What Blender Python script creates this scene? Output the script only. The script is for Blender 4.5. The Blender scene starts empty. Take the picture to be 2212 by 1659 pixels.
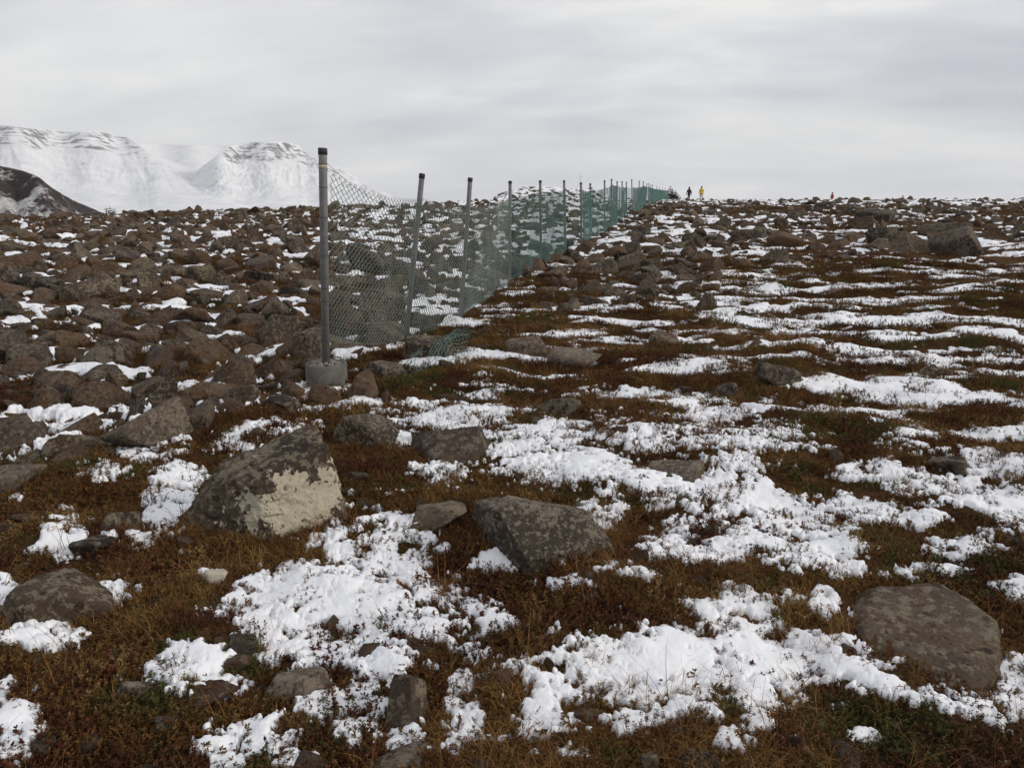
import bpy, bmesh, math, random
import numpy as np
from mathutils import Vector, Matrix

R = math.radians
rng = np.random.default_rng(7)
random.seed(7)
scene = bpy.context.scene
col = scene.collection

# ------------------------------------------------------------------ camera
EYE = 1.6
FPX, CX, CY = 1598.0, 1106.0, 829.5          # focal length / centre in 2212x1659 picture pixels
PITCH = math.atan((CY - 440.0) / FPX)        # eye level lies at row 440
cam_data = bpy.data.cameras.new("camera")
cam_data.sensor_width = 36.0
cam_data.lens = FPX / 2212.0 * 36.0
cam_data.clip_start = 0.05
cam_data.clip_end = 40000
cam = bpy.data.objects.new("camera", cam_data)
col.objects.link(cam)
cam.location = (0, 0, EYE)
cam.rotation_euler = (R(90) - PITCH, 0, 0)
scene.camera = cam

# ------------------------------------------------------------------ world, sun, exposure
SUN_EL, SUN_AZ = R(24), R(98)                # azimuth clockwise from +Y
world = bpy.data.worlds.new("World")
scene.world = world
world.use_nodes = True
wt = world.node_tree
for n in list(wt.nodes):
    wt.nodes.remove(n)


def N(t, kind, **kw):
    n = t.nodes.new(kind)
    for k, v in kw.items():
        if k.startswith("i_"):
            n.inputs[int(k[2:])].default_value = v
        else:
            setattr(n, k, v)
    return n


def L(t, a, b):
    t.links.new(a, b)


def math_node(t, op, a, b=None, c=None, clamp=False):
    n = t.nodes.new("ShaderNodeMath")
    n.operation = op
    n.use_clamp = clamp
    for i, v in enumerate((a, b, c)):
        if v is None:
            continue
        if isinstance(v, (int, float)):
            n.inputs[i].default_value = v
        else:
            t.links.new(v, n.inputs[i])
    return n.outputs[0]


def ramp(t, fac, stops, interp="LINEAR"):
    n = t.nodes.new("ShaderNodeValToRGB")
    n.color_ramp.interpolation = interp
    els = n.color_ramp.elements
    while len(els) < len(stops):
        els.new(0.5)
    for e, (p, c) in zip(els, stops):
        e.position = p
        e.color = (c, c, c, 1) if isinstance(c, (int, float)) else (*c, 1)
    if fac is not None:
        t.links.new(fac, n.inputs[0])
    return n.outputs[0]


def mixc(t, fac, a, b, blend="MIX"):
    n = t.nodes.new("ShaderNodeMix")
    n.data_type = "RGBA"
    n.blend_type = blend
    for s, v in ((n.inputs[0], fac), (n.inputs[6], a), (n.inputs[7], b)):
        if isinstance(v, (int, float)):
            s.default_value = v
        elif isinstance(v, tuple):
            s.default_value = (*v, 1) if len(v) == 3 else v
        else:
            t.links.new(v, s)
    return n.outputs[2]


def noise(t, vec, scale, detail=4, rough=0.55, dist=0.0, out=0):
    n = t.nodes.new("ShaderNodeTexNoise")
    n.inputs["Scale"].default_value = scale
    n.inputs["Detail"].default_value = detail
    n.inputs["Roughness"].default_value = rough
    n.inputs["Distortion"].default_value = dist
    if vec is not None:
        t.links.new(vec, n.inputs["Vector"])
    return n.outputs[out]


def voronoi(t, vec, scale, feature="F1", rnd=1.0):
    n = t.nodes.new("ShaderNodeTexVoronoi")
    n.feature = feature
    n.inputs["Scale"].default_value = scale
    n.inputs["Randomness"].default_value = rnd
    if vec is not None:
        t.links.new(vec, n.inputs["Vector"])
    return n


sky = N(wt, "ShaderNodeTexSky", sky_type="NISHITA")
sky.sun_disc = False
sky.sun_elevation = SUN_EL
sky.sun_rotation = SUN_AZ
tc = N(wt, "ShaderNodeTexCoord")
sep = N(wt, "ShaderNodeSeparateXYZ")
L(wt, tc.outputs["Generated"], sep.inputs[0])
zc = math_node(wt, "MAXIMUM", sep.outputs[2], 0.0)
den = math_node(wt, "ADD", zc, 0.24)
cx_ = math_node(wt, "DIVIDE", sep.outputs[0], den)
cy_ = math_node(wt, "DIVIDE", sep.outputs[1], den)
cmb = N(wt, "ShaderNodeCombineXYZ")
L(wt, math_node(wt, "ADD", math_node(wt, "MULTIPLY", cx_, 0.75), math_node(wt, "MULTIPLY", cy_, 0.35)), cmb.inputs[0])
L(wt, math_node(wt, "MULTIPLY", cy_, 1.3), cmb.inputs[1])
n1 = noise(wt, cmb.outputs[0], 1.25, 6, 0.50, 0.2)
n2 = noise(wt, cmb.outputs[0], 3.4, 5, 0.55, 0.2)
nn = math_node(wt, "ADD", math_node(wt, "MULTIPLY", n1, 0.75), math_node(wt, "MULTIPLY", n2, 0.25))
cloud = ramp(wt, nn, [(0.37, (0.47, 0.49, 0.555)), (0.46, (0.60, 0.615, 0.665)), (0.53, (0.71, 0.72, 0.75)), (0.62, (0.93, 0.915, 0.885))])
hz = ramp(wt, zc, [(0.0, 1.0), (0.12, 0.55), (0.35, 0.0)], "EASE")
cloud = mixc(wt, math_node(wt, "MULTIPLY", hz, 0.58), cloud, (0.87, 0.88, 0.905))
n3 = noise(wt, cmb.outputs[0], 0.55, 3, 0.5, 0.3)
band = math_node(wt, "MULTIPLY", ramp(wt, zc, [(0.0, .15), (0.045, .30), (0.10, 1.0), (0.19, .55), (0.34, 0.0)], "EASE"),
                 ramp(wt, n3, [(.40, 0.0), (.60, 1.0)]))
cloud = mixc(wt, math_node(wt, "MULTIPLY", band, .75), cloud, (.98, .965, .925))
bg1 = N(wt, "ShaderNodeBackground")
L(wt, cloud, bg1.inputs[0])
bg1.inputs[1].default_value = 0.86
bg2 = N(wt, "ShaderNodeBackground")
L(wt, sky.outputs[0], bg2.inputs[0])
bg2.inputs[1].default_value = 0.08
mxs = N(wt, "ShaderNodeMixShader")
mxs.inputs[0].default_value = 0.06
L(wt, bg1.outputs[0], mxs.inputs[1])
L(wt, bg2.outputs[0], mxs.inputs[2])
wo = N(wt, "ShaderNodeOutputWorld")
L(wt, mxs.outputs[0], wo.inputs[0])

sun_data = bpy.data.lights.new("sun", "SUN")
sun_data.energy = 1.5
sun_data.angle = R(14)
sun_data.color = (1.0, 0.93, 0.83)
sun = bpy.data.objects.new("sun", sun_data)
col.objects.link(sun)
sdir = Vector((math.cos(SUN_EL) * math.sin(SUN_AZ), math.cos(SUN_EL) * math.cos(SUN_AZ), math.sin(SUN_EL)))
sun.rotation_euler = sdir.to_track_quat("Z", "Y").to_euler()
sun.location = sdir * 60

vs = scene.view_settings
vs.view_transform = "Standard"
vs.look = "None"
vs.exposure = 0.28
vs.gamma = 1.0
vs.use_curve_mapping = False
scene.cycles.use_denoising = True
scene.cycles.max_bounces = 4
scene.cycles.diffuse_bounces = 2
scene.cycles.glossy_bounces = 1
scene.cycles.volume_bounces = 0

# ------------------------------------------------------------------ numpy noise
_perm = rng.permutation(512).astype(np.int64)
_perm = np.concatenate([_perm, _perm, _perm])
_ga = rng.uniform(0, 2 * np.pi, 512)
_g2 = np.stack([np.cos(_ga), np.sin(_ga)], 1)
_g3 = rng.normal(size=(512, 3))
_g3 /= np.linalg.norm(_g3, axis=1)[:, None]


def fade(t):
    return t * t * t * (t * (t * 6 - 15) + 10)


def perlin2(x, y):
    xi = np.floor(x).astype(np.int64)
    yi = np.floor(y).astype(np.int64)
    xf, yf = x - xi, y - yi
    u, v = fade(xf), fade(yf)
    xi &= 511
    yi &= 511

    def g(a, b, dx, dy):
        h = _perm[_perm[(xi + a) & 511] + ((yi + b) & 511)] & 511
        return _g2[h, 0] * dx + _g2[h, 1] * dy
    a = g(0, 0, xf, yf)
    b = g(1, 0, xf - 1, yf)
    c = g(0, 1, xf, yf - 1)
    d = g(1, 1, xf - 1, yf - 1)
    return (a + u * (b - a)) * (1 - v) + (c + u * (d - c)) * v


def fbm2(x, y, octs=4, gain=0.5):
    s, a, f = 0.0, 1.0, 1.0
    for i in range(octs):
        s = s + a * perlin2(x * f + 17.3 * i, y * f - 9.1 * i)
        a *= gain
        f *= 2.03
    return s


def perlin3(p):
    pi = np.floor(p).astype(np.int64)
    f = p - pi
    u = fade(f)
    pi &= 511
    r = 0.0
    for a in (0, 1):
        for b in (0, 1):
            for c in (0, 1):
                h = _perm[_perm[_perm[(pi[:, 0] + a) & 511] + ((pi[:, 1] + b) & 511)] + ((pi[:, 2] + c) & 511)] & 511
                d = _g3[h, 0] * (f[:, 0] - a) + _g3[h, 1] * (f[:, 1] - b) + _g3[h, 2] * (f[:, 2] - c)
                w = (u[:, 0] if a else 1 - u[:, 0]) * (u[:, 1] if b else 1 - u[:, 1]) * (u[:, 2] if c else 1 - u[:, 2])
                r = r + d * w
    return r


def fbm3(p, octs=4, gain=0.5):
    s, a, f = 0.0, 1.0, 1.0
    for i in range(octs):
        s = s + a * perlin3(p * f + 11.7 * i)
        a *= gain
        f *= 2.03
    return s


def smooth(e0, e1, x):
    t = np.clip((x - e0) / (e1 - e0), 0, 1)
    return t * t * (3 - 2 * t)


# ------------------------------------------------------------------ terrain height
PR = [0, 7, 10, 14, 17, 20.6, 27, 36, 45, 70, 94, 117, 140]
PZ = [0, 0, -.02, .05, .13, .25, .52, .82, 1.10, 1.50, 1.80, 2.15, 2.40]


def macro(x, y):
    r = np.hypot(x, y)
    az = np.degrees(np.arctan2(x, y))
    rc = np.interp(az, [-60, -34, -14, -6, 0, 9, 60], [46, 48, 56, 75, 110, 122, 122])
    fl = np.interp(az, [-70, -34, -25, -14, -5, 10], [.55, .62, .84, .98, 1.0, 1.0])
    rr = np.minimum(r, rc)
    h = np.interp(rr, PR, PZ) * (1 + (fl - 1) * smooth(8, 30, r))
    over = np.maximum(r - rc, 0)
    h = h - 0.05 * over - 0.0004 * over ** 2 * (over < 400) - np.where(over >= 400, 64, 0)
    bump = smooth(-3.6, -0.6, az) * (1 - smooth(5.4, 8.4, az)) * smooth(95, 152, r) * (1 - smooth(175, 260, r))
    h = h + bump * (4.3 + 0.5 * np.sin(az * .9))
    return np.maximum(h, -35.0)


def hummock(x, y):
    return 0.11 * perlin2(x * .75 + 3.1, y * .75) + 0.075 * perlin2(x * 1.6, y * 1.6 + 8) + 0.035 * perlin2(x * 3.3 + 5, y * 3.3)


def height(x, y):
    r = np.hypot(x, y)
    h = macro(x, y)
    near = 1 - smooth(60, 160, r)
    h = h + near * hummock(x, y)
    h = h + 0.22 * perlin2(x * .16, y * .16 + 2.2) * smooth(9, 22, r) * near
    return h


def height1(x, y):
    return float(height(np.array([float(x)]), np.array([float(y)]))[0])


cp, sp = math.cos(PITCH), math.sin(PITCH)


def ray(px, py):
    u, v = (px - CX) / FPX, (CY - py) / FPX
    return Vector((u, cp + v * sp, -sp + v * cp))


def project(x, y, z):
    dz = z - EYE
    dep = y * cp - dz * sp
    up = y * sp + dz * cp
    dep = np.maximum(dep, 0.05)
    return CX + FPX * x / dep, CY - FPX * up / dep


def hit(px, py):
    """ground point seen at a picture pixel"""
    d = ray(px, py)
    t = np.geomspace(0.8, 200, 2500)
    X, Y, Z = d.x * t, d.y * t, EYE + d.z * t
    below = np.nonzero(Z < height(X, Y))[0]
    k = below[0] if len(below) else len(t) - 1
    return Vector((X[k], Y[k], height1(X[k], Y[k])))


def depth_of(p):
    return p[1] * cp - (p[2] - EYE) * sp


# ------------------------------------------------------------------ object helpers
def tag(o, label=None, cat=None, group=None, kind=None):
    if label:
        o["label"] = label
    if cat:
        o["category"] = cat
    if group:
        o["group"] = group
    if kind:
        o["kind"] = kind
    return o


def link(name, me, parent=None, mats=()):
    o = bpy.data.objects.new(name, me)
    col.objects.link(o)
    if parent is not None:
        o.parent = parent
    for m in mats:
        me.materials.append(m)
    return o


def empty(name, loc):
    o = bpy.data.objects.new(name, None)
    col.objects.link(o)
    o.location = loc
    o.empty_display_size = .1
    return o


def mesh_np(name, verts, quads=None, tris=None, smooth_sh=True):
    """quick mesh from numpy arrays"""
    me = bpy.data.meshes.new(name)
    verts = np.asarray(verts, np.float32)
    loops, starts, n = [], [], 0
    if quads is not None and len(quads):
        q = np.asarray(quads, np.int32)
        loops.append(q.ravel())
        starts.append(np.arange(len(q)) * 4)
        n = len(q) * 4
    if tris is not None and len(tris):
        t = np.asarray(tris, np.int32)
        loops.append(t.ravel())
        starts.append(n + np.arange(len(t)) * 3)
    loops = np.concatenate(loops)
    starts = np.concatenate(starts).astype(np.int32)
    me.vertices.add(len(verts))
    me.vertices.foreach_set("co", verts.ravel())
    me.loops.add(len(loops))
    me.loops.foreach_set("vertex_index", loops)
    me.polygons.add(len(starts))
    me.polygons.foreach_set("loop_start", starts)
    me.polygons.foreach_set("use_smooth", np.full(len(starts), smooth_sh))
    me.update(calc_edges=True)
    return me


def grid_quads(nr, nc, keep=None, wrap=False):
    i = np.arange(nr - 1)[:, None]
    j = np.arange(nc if wrap else nc - 1)[None, :]
    j2 = (j + 1) % nc
    a = i * nc + j
    b = i * nc + j2
    c = (i + 1) * nc + j2
    d = (i + 1) * nc + j
    q = np.stack([a, b, c, d], -1).reshape(-1, 4)
    q = q[:, ::-1]
    if keep is not None:
        q = q[keep.reshape(-1)[q].any(axis=1)]
    return q


def compact(verts, quads):
    used = np.zeros(len(verts), bool)
    used[quads.ravel()] = True
    idx = np.cumsum(used) - 1
    return verts[used], idx[quads]


# ------------------------------------------------------------------ materials
def mat(name):
    m = bpy.data.materials.new(name)
    m.use_nodes = True
    t = m.node_tree
    b = t.nodes["Principled BSDF"]
    b.inputs["Specular IOR Level"].default_value = 0.25
    b.inputs["Roughness"].default_value = 0.85
    return m, t, b


def bump(t, b, h, strength, dist):
    n = t.nodes.new("ShaderNodeBump")
    n.inputs["Strength"].default_value = strength
    n.inputs["Distance"].default_value = dist
    t.links.new(h, n.inputs["Height"])
    t.links.new(n.outputs[0], b.inputs["Normal"])


def pos(t):
    return t.nodes.new("ShaderNodeNewGeometry").outputs["Position"]


def make_ground():
    m, t, b = mat("heath_soil")
    p = pos(t)
    c1 = ramp(t, noise(t, p, 2.2, 6, .6), [(.3, (.032, .019, .011)), (.5, (.068, .035, .017)), (.7, (.10, .056, .026))])
    c2 = ramp(t, noise(t, p, .8, 5, .6), [(.35, (.040, .034, .014)), (.6, (.11, .053, .021))])
    c = mixc(t, .5, c1, c2)
    fine = noise(t, p, 55, 5, .7)
    c = mixc(t, 1.0, c, ramp(t, fine, [(.25, .35), (.75, 1.7)]), "MULTIPLY")
    L(t, c, b.inputs["Base Color"])
    b.inputs["Roughness"].default_value = 1.0
    b.inputs["Specular IOR Level"].default_value = .1
    bump(t, b, noise(t, p, 40, 6, .7), 1.0, .03)
    return m


def make_snow():
    m, t, b = mat("snow")
    p = pos(t)
    c = ramp(t, noise(t, p, 3, 4, .6), [(.3, (.82, .83, .855)), (.7, (.90, .905, .92))])
    L(t, c, b.inputs["Base Color"])
    b.inputs["Roughness"].default_value = .7
    b.inputs["Subsurface Weight"].default_value = 0.0
    h = math_node(t, "ADD", noise(t, p, 45, 5, .6), math_node(t, "MULTIPLY", noise(t, p, 260, 3, .6), .25))
    bump(t, b, h, .4, .010)
    return m


def make_rock(name, base, lich, lich_amt, lich_scale=6.0, dark=.45, rust=0.25):
    m, t, b = mat(name)
    tcn = t.nodes.new("ShaderNodeTexCoord")
    oi = t.nodes.new("ShaderNodeObjectInfo")
    add = t.nodes.new("ShaderNodeVectorMath")
    add.operation = "ADD"
    sc = t.nodes.new("ShaderNodeVectorMath")
    sc.operation = "SCALE"
    cmbn = t.nodes.new("ShaderNodeCombineXYZ")
    for i in range(3):
        L(t, oi.outputs["Random"], cmbn.inputs[i])
    L(t, cmbn.outputs[0], sc.inputs[0])
    sc.inputs["Scale"].default_value = 37.0
    L(t, tcn.outputs["Object"], add.inputs[0])
    L(t, sc.outputs[0], add.inputs[1])
    p = add.outputs[0]
    b0 = tuple(x * dark for x in base)
    b1 = tuple(min(1, x * 1.45) for x in base)
    c = ramp(t, noise(t, p, 1.7, 8, .62), [(.28, b0), (.5, base), (.72, b1)])
    # rusty stains
    rs = ramp(t, noise(t, p, 2.4, 5, .6, .5), [(.52, 0.0), (.66, rust)])
    c = mixc(t, rs, c, (base[0] * 1.05, base[1] * .62, base[2] * .38))
    # per stone tone
    hs = t.nodes.new("ShaderNodeHueSaturation")
    L(t, c, hs.inputs["Color"])
    L(t, math_node(t, "ADD", math_node(t, "MULTIPLY", oi.outputs["Random"], .75), .62), hs.inputs["Value"])
    c = hs.outputs[0]
    # crustose lichen: rounded patches broken up by noise
    w = noise(t, p, lich_scale * 1.5, 3, .6, 0, 1)
    vm = t.nodes.new("ShaderNodeVectorMath")
    vm.operation = "MULTIPLY_ADD"
    L(t, w, vm.inputs[0])
    vm.inputs[1].default_value = (.12, .12, .12)
    L(t, p, vm.inputs[2])
    vo = voronoi(t, vm.outputs[0], lich_scale)
    ln = noise(t, p, lich_scale * .45, 6, .65)
    lm = math_node(t, "SUBTRACT", ln, math_node(t, "MULTIPLY", vo.outputs["Distance"], .35))
    lmask = ramp(t, lm, [(.46 - lich_amt, 0.0), (.50 - lich_amt, 1.0)])
    lc = mixc(t, noise(t, p, 30, 4, .7), tuple(x * .62 for x in lich), lich)
    c = mixc(t, math_node(t, "MULTIPLY", lmask, .8), c, lc)
    # finer crust: many small pale and dark specks
    fm_ = noise(t, p, lich_scale * 3.4, 5, .7)
    fmask = ramp(t, math_node(t, "ADD", math_node(t, "MULTIPLY", fm_, .7), math_node(t, "MULTIPLY", ln, .3)), [(.50, 0.0), (.535, .85)])
    c = mixc(t, fmask, c, tuple(x * .85 for x in lich))
    dm_ = noise(t, p, lich_scale * 2.1, 6, .7)
    c = mixc(t, ramp(t, dm_, [(.37, .9), (.44, 0.0)]), c, tuple(x * .35 for x in base))
    # small pits
    vp = voronoi(t, p, 34)
    pit = ramp(t, math_node(t, "ADD", vp.outputs["Distance"], math_node(t, "MULTIPLY", noise(t, p, 9, 3), .35)), [(.24, 0.0), (.34, 1.0)])
    c = mixc(t, 1.0, c, ramp(t, noise(t, p, 70, 4, .75), [(.2, .55), (.8, 1.4)]), "MULTIPLY")
    L(t, c, b.inputs["Base Color"])
    b.inputs["Roughness"].default_value = .92
    h = math_node(t, "ADD", math_node(t, "MULTIPLY", noise(t, p, 14, 9, .7), 1.0), math_node(t, "MULTIPLY", pit, .35))
    h = math_node(t, "ADD", h, math_node(t, "MULTIPLY", lmask, .05))
    bump(t, b, h, 1.0, .035)
    return m


def make_leaf(name, stops, scale=1.6, rough=.8):
    m, t, b = mat(name)
    p = pos(t)
    oi = t.nodes.new("ShaderNodeObjectInfo")
    f = math_node(t, "ADD", math_node(t, "MULTIPLY", noise(t, p, scale, 5, .62), .72),
                  math_node(t, "MULTIPLY", math_node(t, "SUBTRACT", oi.outputs["Random"], .5), .22))
    f = math_node(t, "ADD", f, math_node(t, "MULTIPLY", math_node(t, "SUBTRACT", noise(t, p, 60, 2), .5), .5))
    c = ramp(t, f, stops)
    L(t, c, b.inputs["Base Color"])
    b.inputs["Roughness"].default_value = rough
    b.inputs["Specular IOR Level"].default_value = .12
    return m


def make_plain(name, c0, c1, scale=8, rough=.6, metal=0.0, bump_s=0.0, obj_coord=True):
    m, t, b = mat(name)
    v = t.nodes.new("ShaderNodeTexCoord").outputs["Object"] if obj_coord else pos(t)
    L(t, ramp(t, noise(t, v, scale, 6, .65), [(.3, c0), (.7, c1)]), b.inputs["Base Color"])
    b.inputs["Roughness"].default_value = rough
    b.inputs["Metallic"].default_value = metal
    if bump_s:
        bump(t, b, noise(t, v, scale * 6, 5, .7), bump_s, .01)
    return m


M_GROUND = make_ground()
M_SNOW = make_snow()
M_ROCK = make_rock("basalt", (.082, .060, .042), (.25, .205, .145), .01, 7.0, .45, .5)
M_ROCK_FIELD = make_rock("rubble_basalt", (.082, .049, .030), (.165, .125, .085), .0, 5.0, .5, .7)
M_ROCK_PALE = make_rock("lichened_basalt", (.100, .077, .057), (.265, .22, .165), .03, 11.0, .36, .35)
M_ROCK_DARK = make_rock("dark_basalt", (.055, .040, .031), (.20, .165, .12), -.02, 5.0, .5, .35)

HEATH = [(.22, (.042, .024, .013)), (.34, (.150, .060, .020)), (.41, (.092, .078, .025)), (.47, (.23, .097, .029)), (.53, (.105, .088, .029)), (.60, (.27, .135, .043)),
         (.68, (.165, .095, .034)), (.85, (.40, .26, .12))]
M_HEATH = make_leaf("crowberry_leaves", HEATH, .9)


def add_patches(m):
    """separate drifts of olive crowberry, deep red-brown and tan plants"""
    t = m.node_tree
    b = t.nodes["Principled BSDF"]
    src = b.inputs["Base Color"].links[0].from_socket
    p = pos(t)
    fine = noise(t, p, 60, 2)
    olive = ramp(t, fine, [(.3, (.030, .034, .010)), (.7, (.105, .105, .030))])
    deep = ramp(t, fine, [(.3, (.035, .014, .009)), (.7, (.130, .045, .022))])
    tan = ramp(t, fine, [(.3, (.12, .070, .026)), (.7, (.42, .27, .11))])
    off = t.nodes.new("ShaderNodeVectorMath")
    off.operation = "ADD"
    off.inputs[1].default_value = (31.0, 17.0, 3.0)
    L(t, p, off.inputs[0])
    na = noise(t, p, 1.5, 5, .65, .4)
    nb = noise(t, off.outputs[0], 1.9, 5, .65, .4)
    c = mixc(t, ramp(t, na, [(.53, 0.0), (.59, .9)]), src, olive)
    c = mixc(t, ramp(t, nb, [(.54, 0.0), (.60, .85)]), c, deep)
    c = mixc(t, ramp(t, nb, [(.36, .8), (.42, 0.0)]), c, tan)
    L(t, c, b.inputs["Base Color"])


add_patches(M_HEATH)
M_RED = make_leaf("bilberry_leaves", [(.25, (.060, .022, .014)), (.5, (.145, .052, .027)), (.75, (.22, .105, .045))], 2.0)
M_GRASS = make_leaf("dry_grass_blades", [(.22, (.12, .053, .017)), (.45, (.25, .13, .045)), (.62, (.37, .225, .09)), (.85, (.50, .36, .18))], 1.2)
M_TWIG = make_plain("twig_bark", (.035, .022, .015), (.09, .06, .045), 20, .9)

# ------------------------------------------------------------------ ground sheet
az = np.concatenate([np.linspace(-180, -56, 36, endpoint=False), np.linspace(-56, 56, 600, endpoint=False), np.linspace(56, 180, 36, endpoint=False)])
rad = np.concatenate([np.linspace(.15, 1.1, 8, endpoint=False), np.geomspace(1.1, 70, 430, endpoint=False),
                      np.geomspace(70, 420, 60, endpoint=False), np.geomspace(420, 10500, 14)])
A, RR = np.meshgrid(np.radians(az), rad)
X, Y = RR * np.sin(A), RR * np.cos(A)
Z = height(X, Y)


def veg_rough(x, y):
    r = np.hypot(x, y)
    return (0.016 * perlin2(x * 9, y * 9) + 0.022 * perlin2(x * 4.1, y * 4.1)) * (1 - smooth(12, 40, r))


Z = Z + veg_rough(X, Y)
V = np.stack([X, Y, Z], -1).reshape(-1, 3)
ground = link("ground", mesh_np("ground", V, grid_quads(len(rad), len(az), wrap=True)), None, [M_GROUND])
tag(ground, "brown heath and peat ground of the stony plateau", "ground", kind="structure")

# ------------------------------------------------------------------ snow cover
PATCH = """1600 1345 80 55;1480 1430 230 62;1690 1420 165 42;1300 1450 170 55;1400 1510 240 45;1200 1440 100 26;1170 1500 50 40;1560 1495 130 40;1360 1400 110 30
620 1310 110 60;740 1290 100 52;830 1250 100 50;700 1365 160 38;800 1420 80 42;870 1345 100 44;1000 1350 100 36;960 1410 90 34;640 1420 80 30;930 1300 80 24;560 1290 60 40
800 1160 85 45;880 1125 70 24;760 1205 60 30;900 1180 60 24;860 1210 70 22;700 1240 60 26
770 1525 105 34;800 1570 65 36;520 1615 90 48;1000 1520 34 60;1000 1600 70 26;900 1605 60 26;1160 1600 42 40;1220 1625 50 18;600 1640 60 20
1290 1570 140 18;1200 1555 50 18;1350 1550 120 14
400 1430 80 34;420 1480 70 22;100 1370 85 24;30 1560 55 60;8 1480 25 25;8 1285 30 28;60 1365 40 16;480 1500 40 14
140 1155 42 40;125 1190 46 16;370 1090 48 55;380 1035 48 30;230 1020 46 14;270 1165 46 13;330 980 40 16;370 930 40 26;510 965 50 26;560 930 60 10;640 912 50 8;250 1280 40 22
1000 900 88 38;960 1020 48 18;1150 960 105 36;1260 1010 145 32;1400 1040 105 24;1540 1060 105 36;1180 1000 85 28;900 950 60 12;1100 870 85 22;1000 850 75 13;1200 860 85 17;1300 860 85 15;1060 815 85 18;1200 835 85 17;1340 800 170 15;1260 930 130 20;1380 935 110 20;1560 942 170 25;1450 955 90 24;1700 970 60 10;1400 885 120 12;1320 1060 60 16;1480 1080 80 18;1600 1000 60 16
1640 1110 105 42;1700 1150 110 42;1750 1190 90 34;1470 1140 46 18;1480 1190 85 26;1350 1232 60 16;1300 1110 48 26;1870 1100 85 17;1960 1120 75 17;2000 1040 105 30;1900 1020 75 24;2100 950 130 34;2150 1000 80 36;2100 1070 95 24;2190 1100 48 44;2060 1190 55 16;1990 1232 55 14;2100 1190 40 12;2190 1280 38 24;2190 1440 28 18;1560 1190 60 18;1820 1230 40 16
1830 1440 85 20;1900 1480 48 24;2010 1500 55 20;2080 1535 55 17;2190 1500 28 50;1640 1560 45 24;1600 1605 45 22;1870 1590 30 8;2130 1570 40 10;1730 1600 26 10;1990 1600 26 8
660 1108 68 14;1140 1222 58 12;1050 1215 38 18;1250 1262 85 10;1780 1300 22 26;1700 1290 26 10;450 1240 18 10;620 1230 20 12;950 1190 40 14;1090 1170 30 12"""
ELL = np.array([[float(v) for v in e.split()] for row in PATCH.split("\n") for e in row.split(";")])


FX0, FY0, FX1, FY1 = -1.75, 6.9, 22.5, 112.0      # fence line, for the two sides


def left_of_fence(x, y):
    return (x - FX0) * (FY1 - FY0) - (y - FY0) * (FX1 - FX0) < 0


def snow_value(x, y, h):
    r = np.hypot(x, y)
    px, py = project(x, y, h)
    E = np.full(x.shape, -1.2)
    nearm = r < 9
    xs, ys = px[nearm], py[nearm]
    e = np.full(xs.shape, -1.2)
    for cx, cy, rx, ry in ELL:
        d = np.sqrt(((xs - cx) / rx) ** 2 + ((ys - cy) / ry) ** 2)
        e = np.maximum(e, (1.08 - d) * min(1.6, ry / 26 + .45))
    E[nearm] = np.clip(e, -1.2, 1.0)
    det = fbm2(x * 2.4, y * 2.4, 2) * .60 + fbm2(x * 6, y * 6, 3, .6) * .85 + fbm2(x * 15, y * 15, 3, .7) * .95 * (1 - .85 * smooth(4.5, 10, r)) - hummock(x, y) * 2.2
    solid = np.exp(-((px - 1480) / 330) ** 2 - ((py - 1430) / 85) ** 2) + np.exp(-((px - 1000) / 75) ** 2 - ((py - 900) / 34) ** 2) + np.exp(-((px - 1300) / 200) ** 2 - ((py - 1010) / 50) ** 2)
    vn = np.minimum(E - .02, .34 + .5 * np.minimum(solid, 1)) * 1.05 + det * 1.35
    # further out: wind-blown patches lying across the slope
    lf = left_of_fence(x, y)
    q = np.where(lf, fbm2(x * 1.0 + 5, y * 1.2, 4, .6) / .34, fbm2(x * .70 + 5, y * 1.6, 4, .6) / .33 + fbm2(x * .11 + 3, y * .15, 2) * 1.1) + det * 1.05
    bias = np.where(lf, -.30, -.62)
    bias = np.where(lf & (px < 720), -.52, bias)
    bias = bias - .30 * smooth(16, 30, r) * (px < 720)
    bias = np.where(~lf, bias + .20 * (smooth(1250, 1900, px)) * (1 - smooth(17, 24, r)) - .08 * smooth(19, 26, r) + .2 * smooth(60, 90, r), bias)
    bias = np.where(lf & (px > 720), bias + .25 * smooth(60, 130, r), bias)
    bias = bias + .45 * (~lf & (px > 1080) & (px < 1600)) * smooth(9, 12, r) * (1 - smooth(40, 60, r))
    vf = q + bias
    w = 1 - smooth(5.1, 6.3, r)
    w = np.where(lf & (r > 5.0), w * .6, w)
    w = w * smooth(-160, -20, px) * (1 - smooth(2232, 2372, px))      # beyond the picture the drifts go on by themselves
    return vn * w + vf * .8 * (1 - w)


def snow_thick(x, y, h):
    v = snow_value(x, y, h)
    r = np.hypot(x, y)
    cap = .012 + .05 * smooth(10, 40, r) + .040 * (left_of_fence(x, y) & (r > 5.5))
    t = np.where(v > 0, cap * (1 - np.exp(-v * 3.0)) + .014, .014 + v * .11)
    return t, v


def snow_sheet(saz, srad):
    A, RR = np.meshgrid(saz, srad)
    X, Y = RR * np.sin(A), RR * np.cos(A)
    H = height(X, Y)
    T, Vv = snow_thick(X, Y, H)
    lump = (.5 - np.abs(perlin2(X * 9, Y * 9))) * .008 + perlin2(X * 22 + 4, Y * 22) * .004 + perlin2(X * 4, Y * 4) * .010
    ls = smooth(0, .5, Vv) * (1 - smooth(10, 25, RR))
    Z = H + T + lump * (.35 + .65 * ls) + veg_rough(X, Y) * .9
    V = np.stack([X, Y, Z], -1).reshape(-1, 3)
    return compact(V, grid_quads(len(srad), len(saz), keep=(Vv > -.20)))


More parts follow.
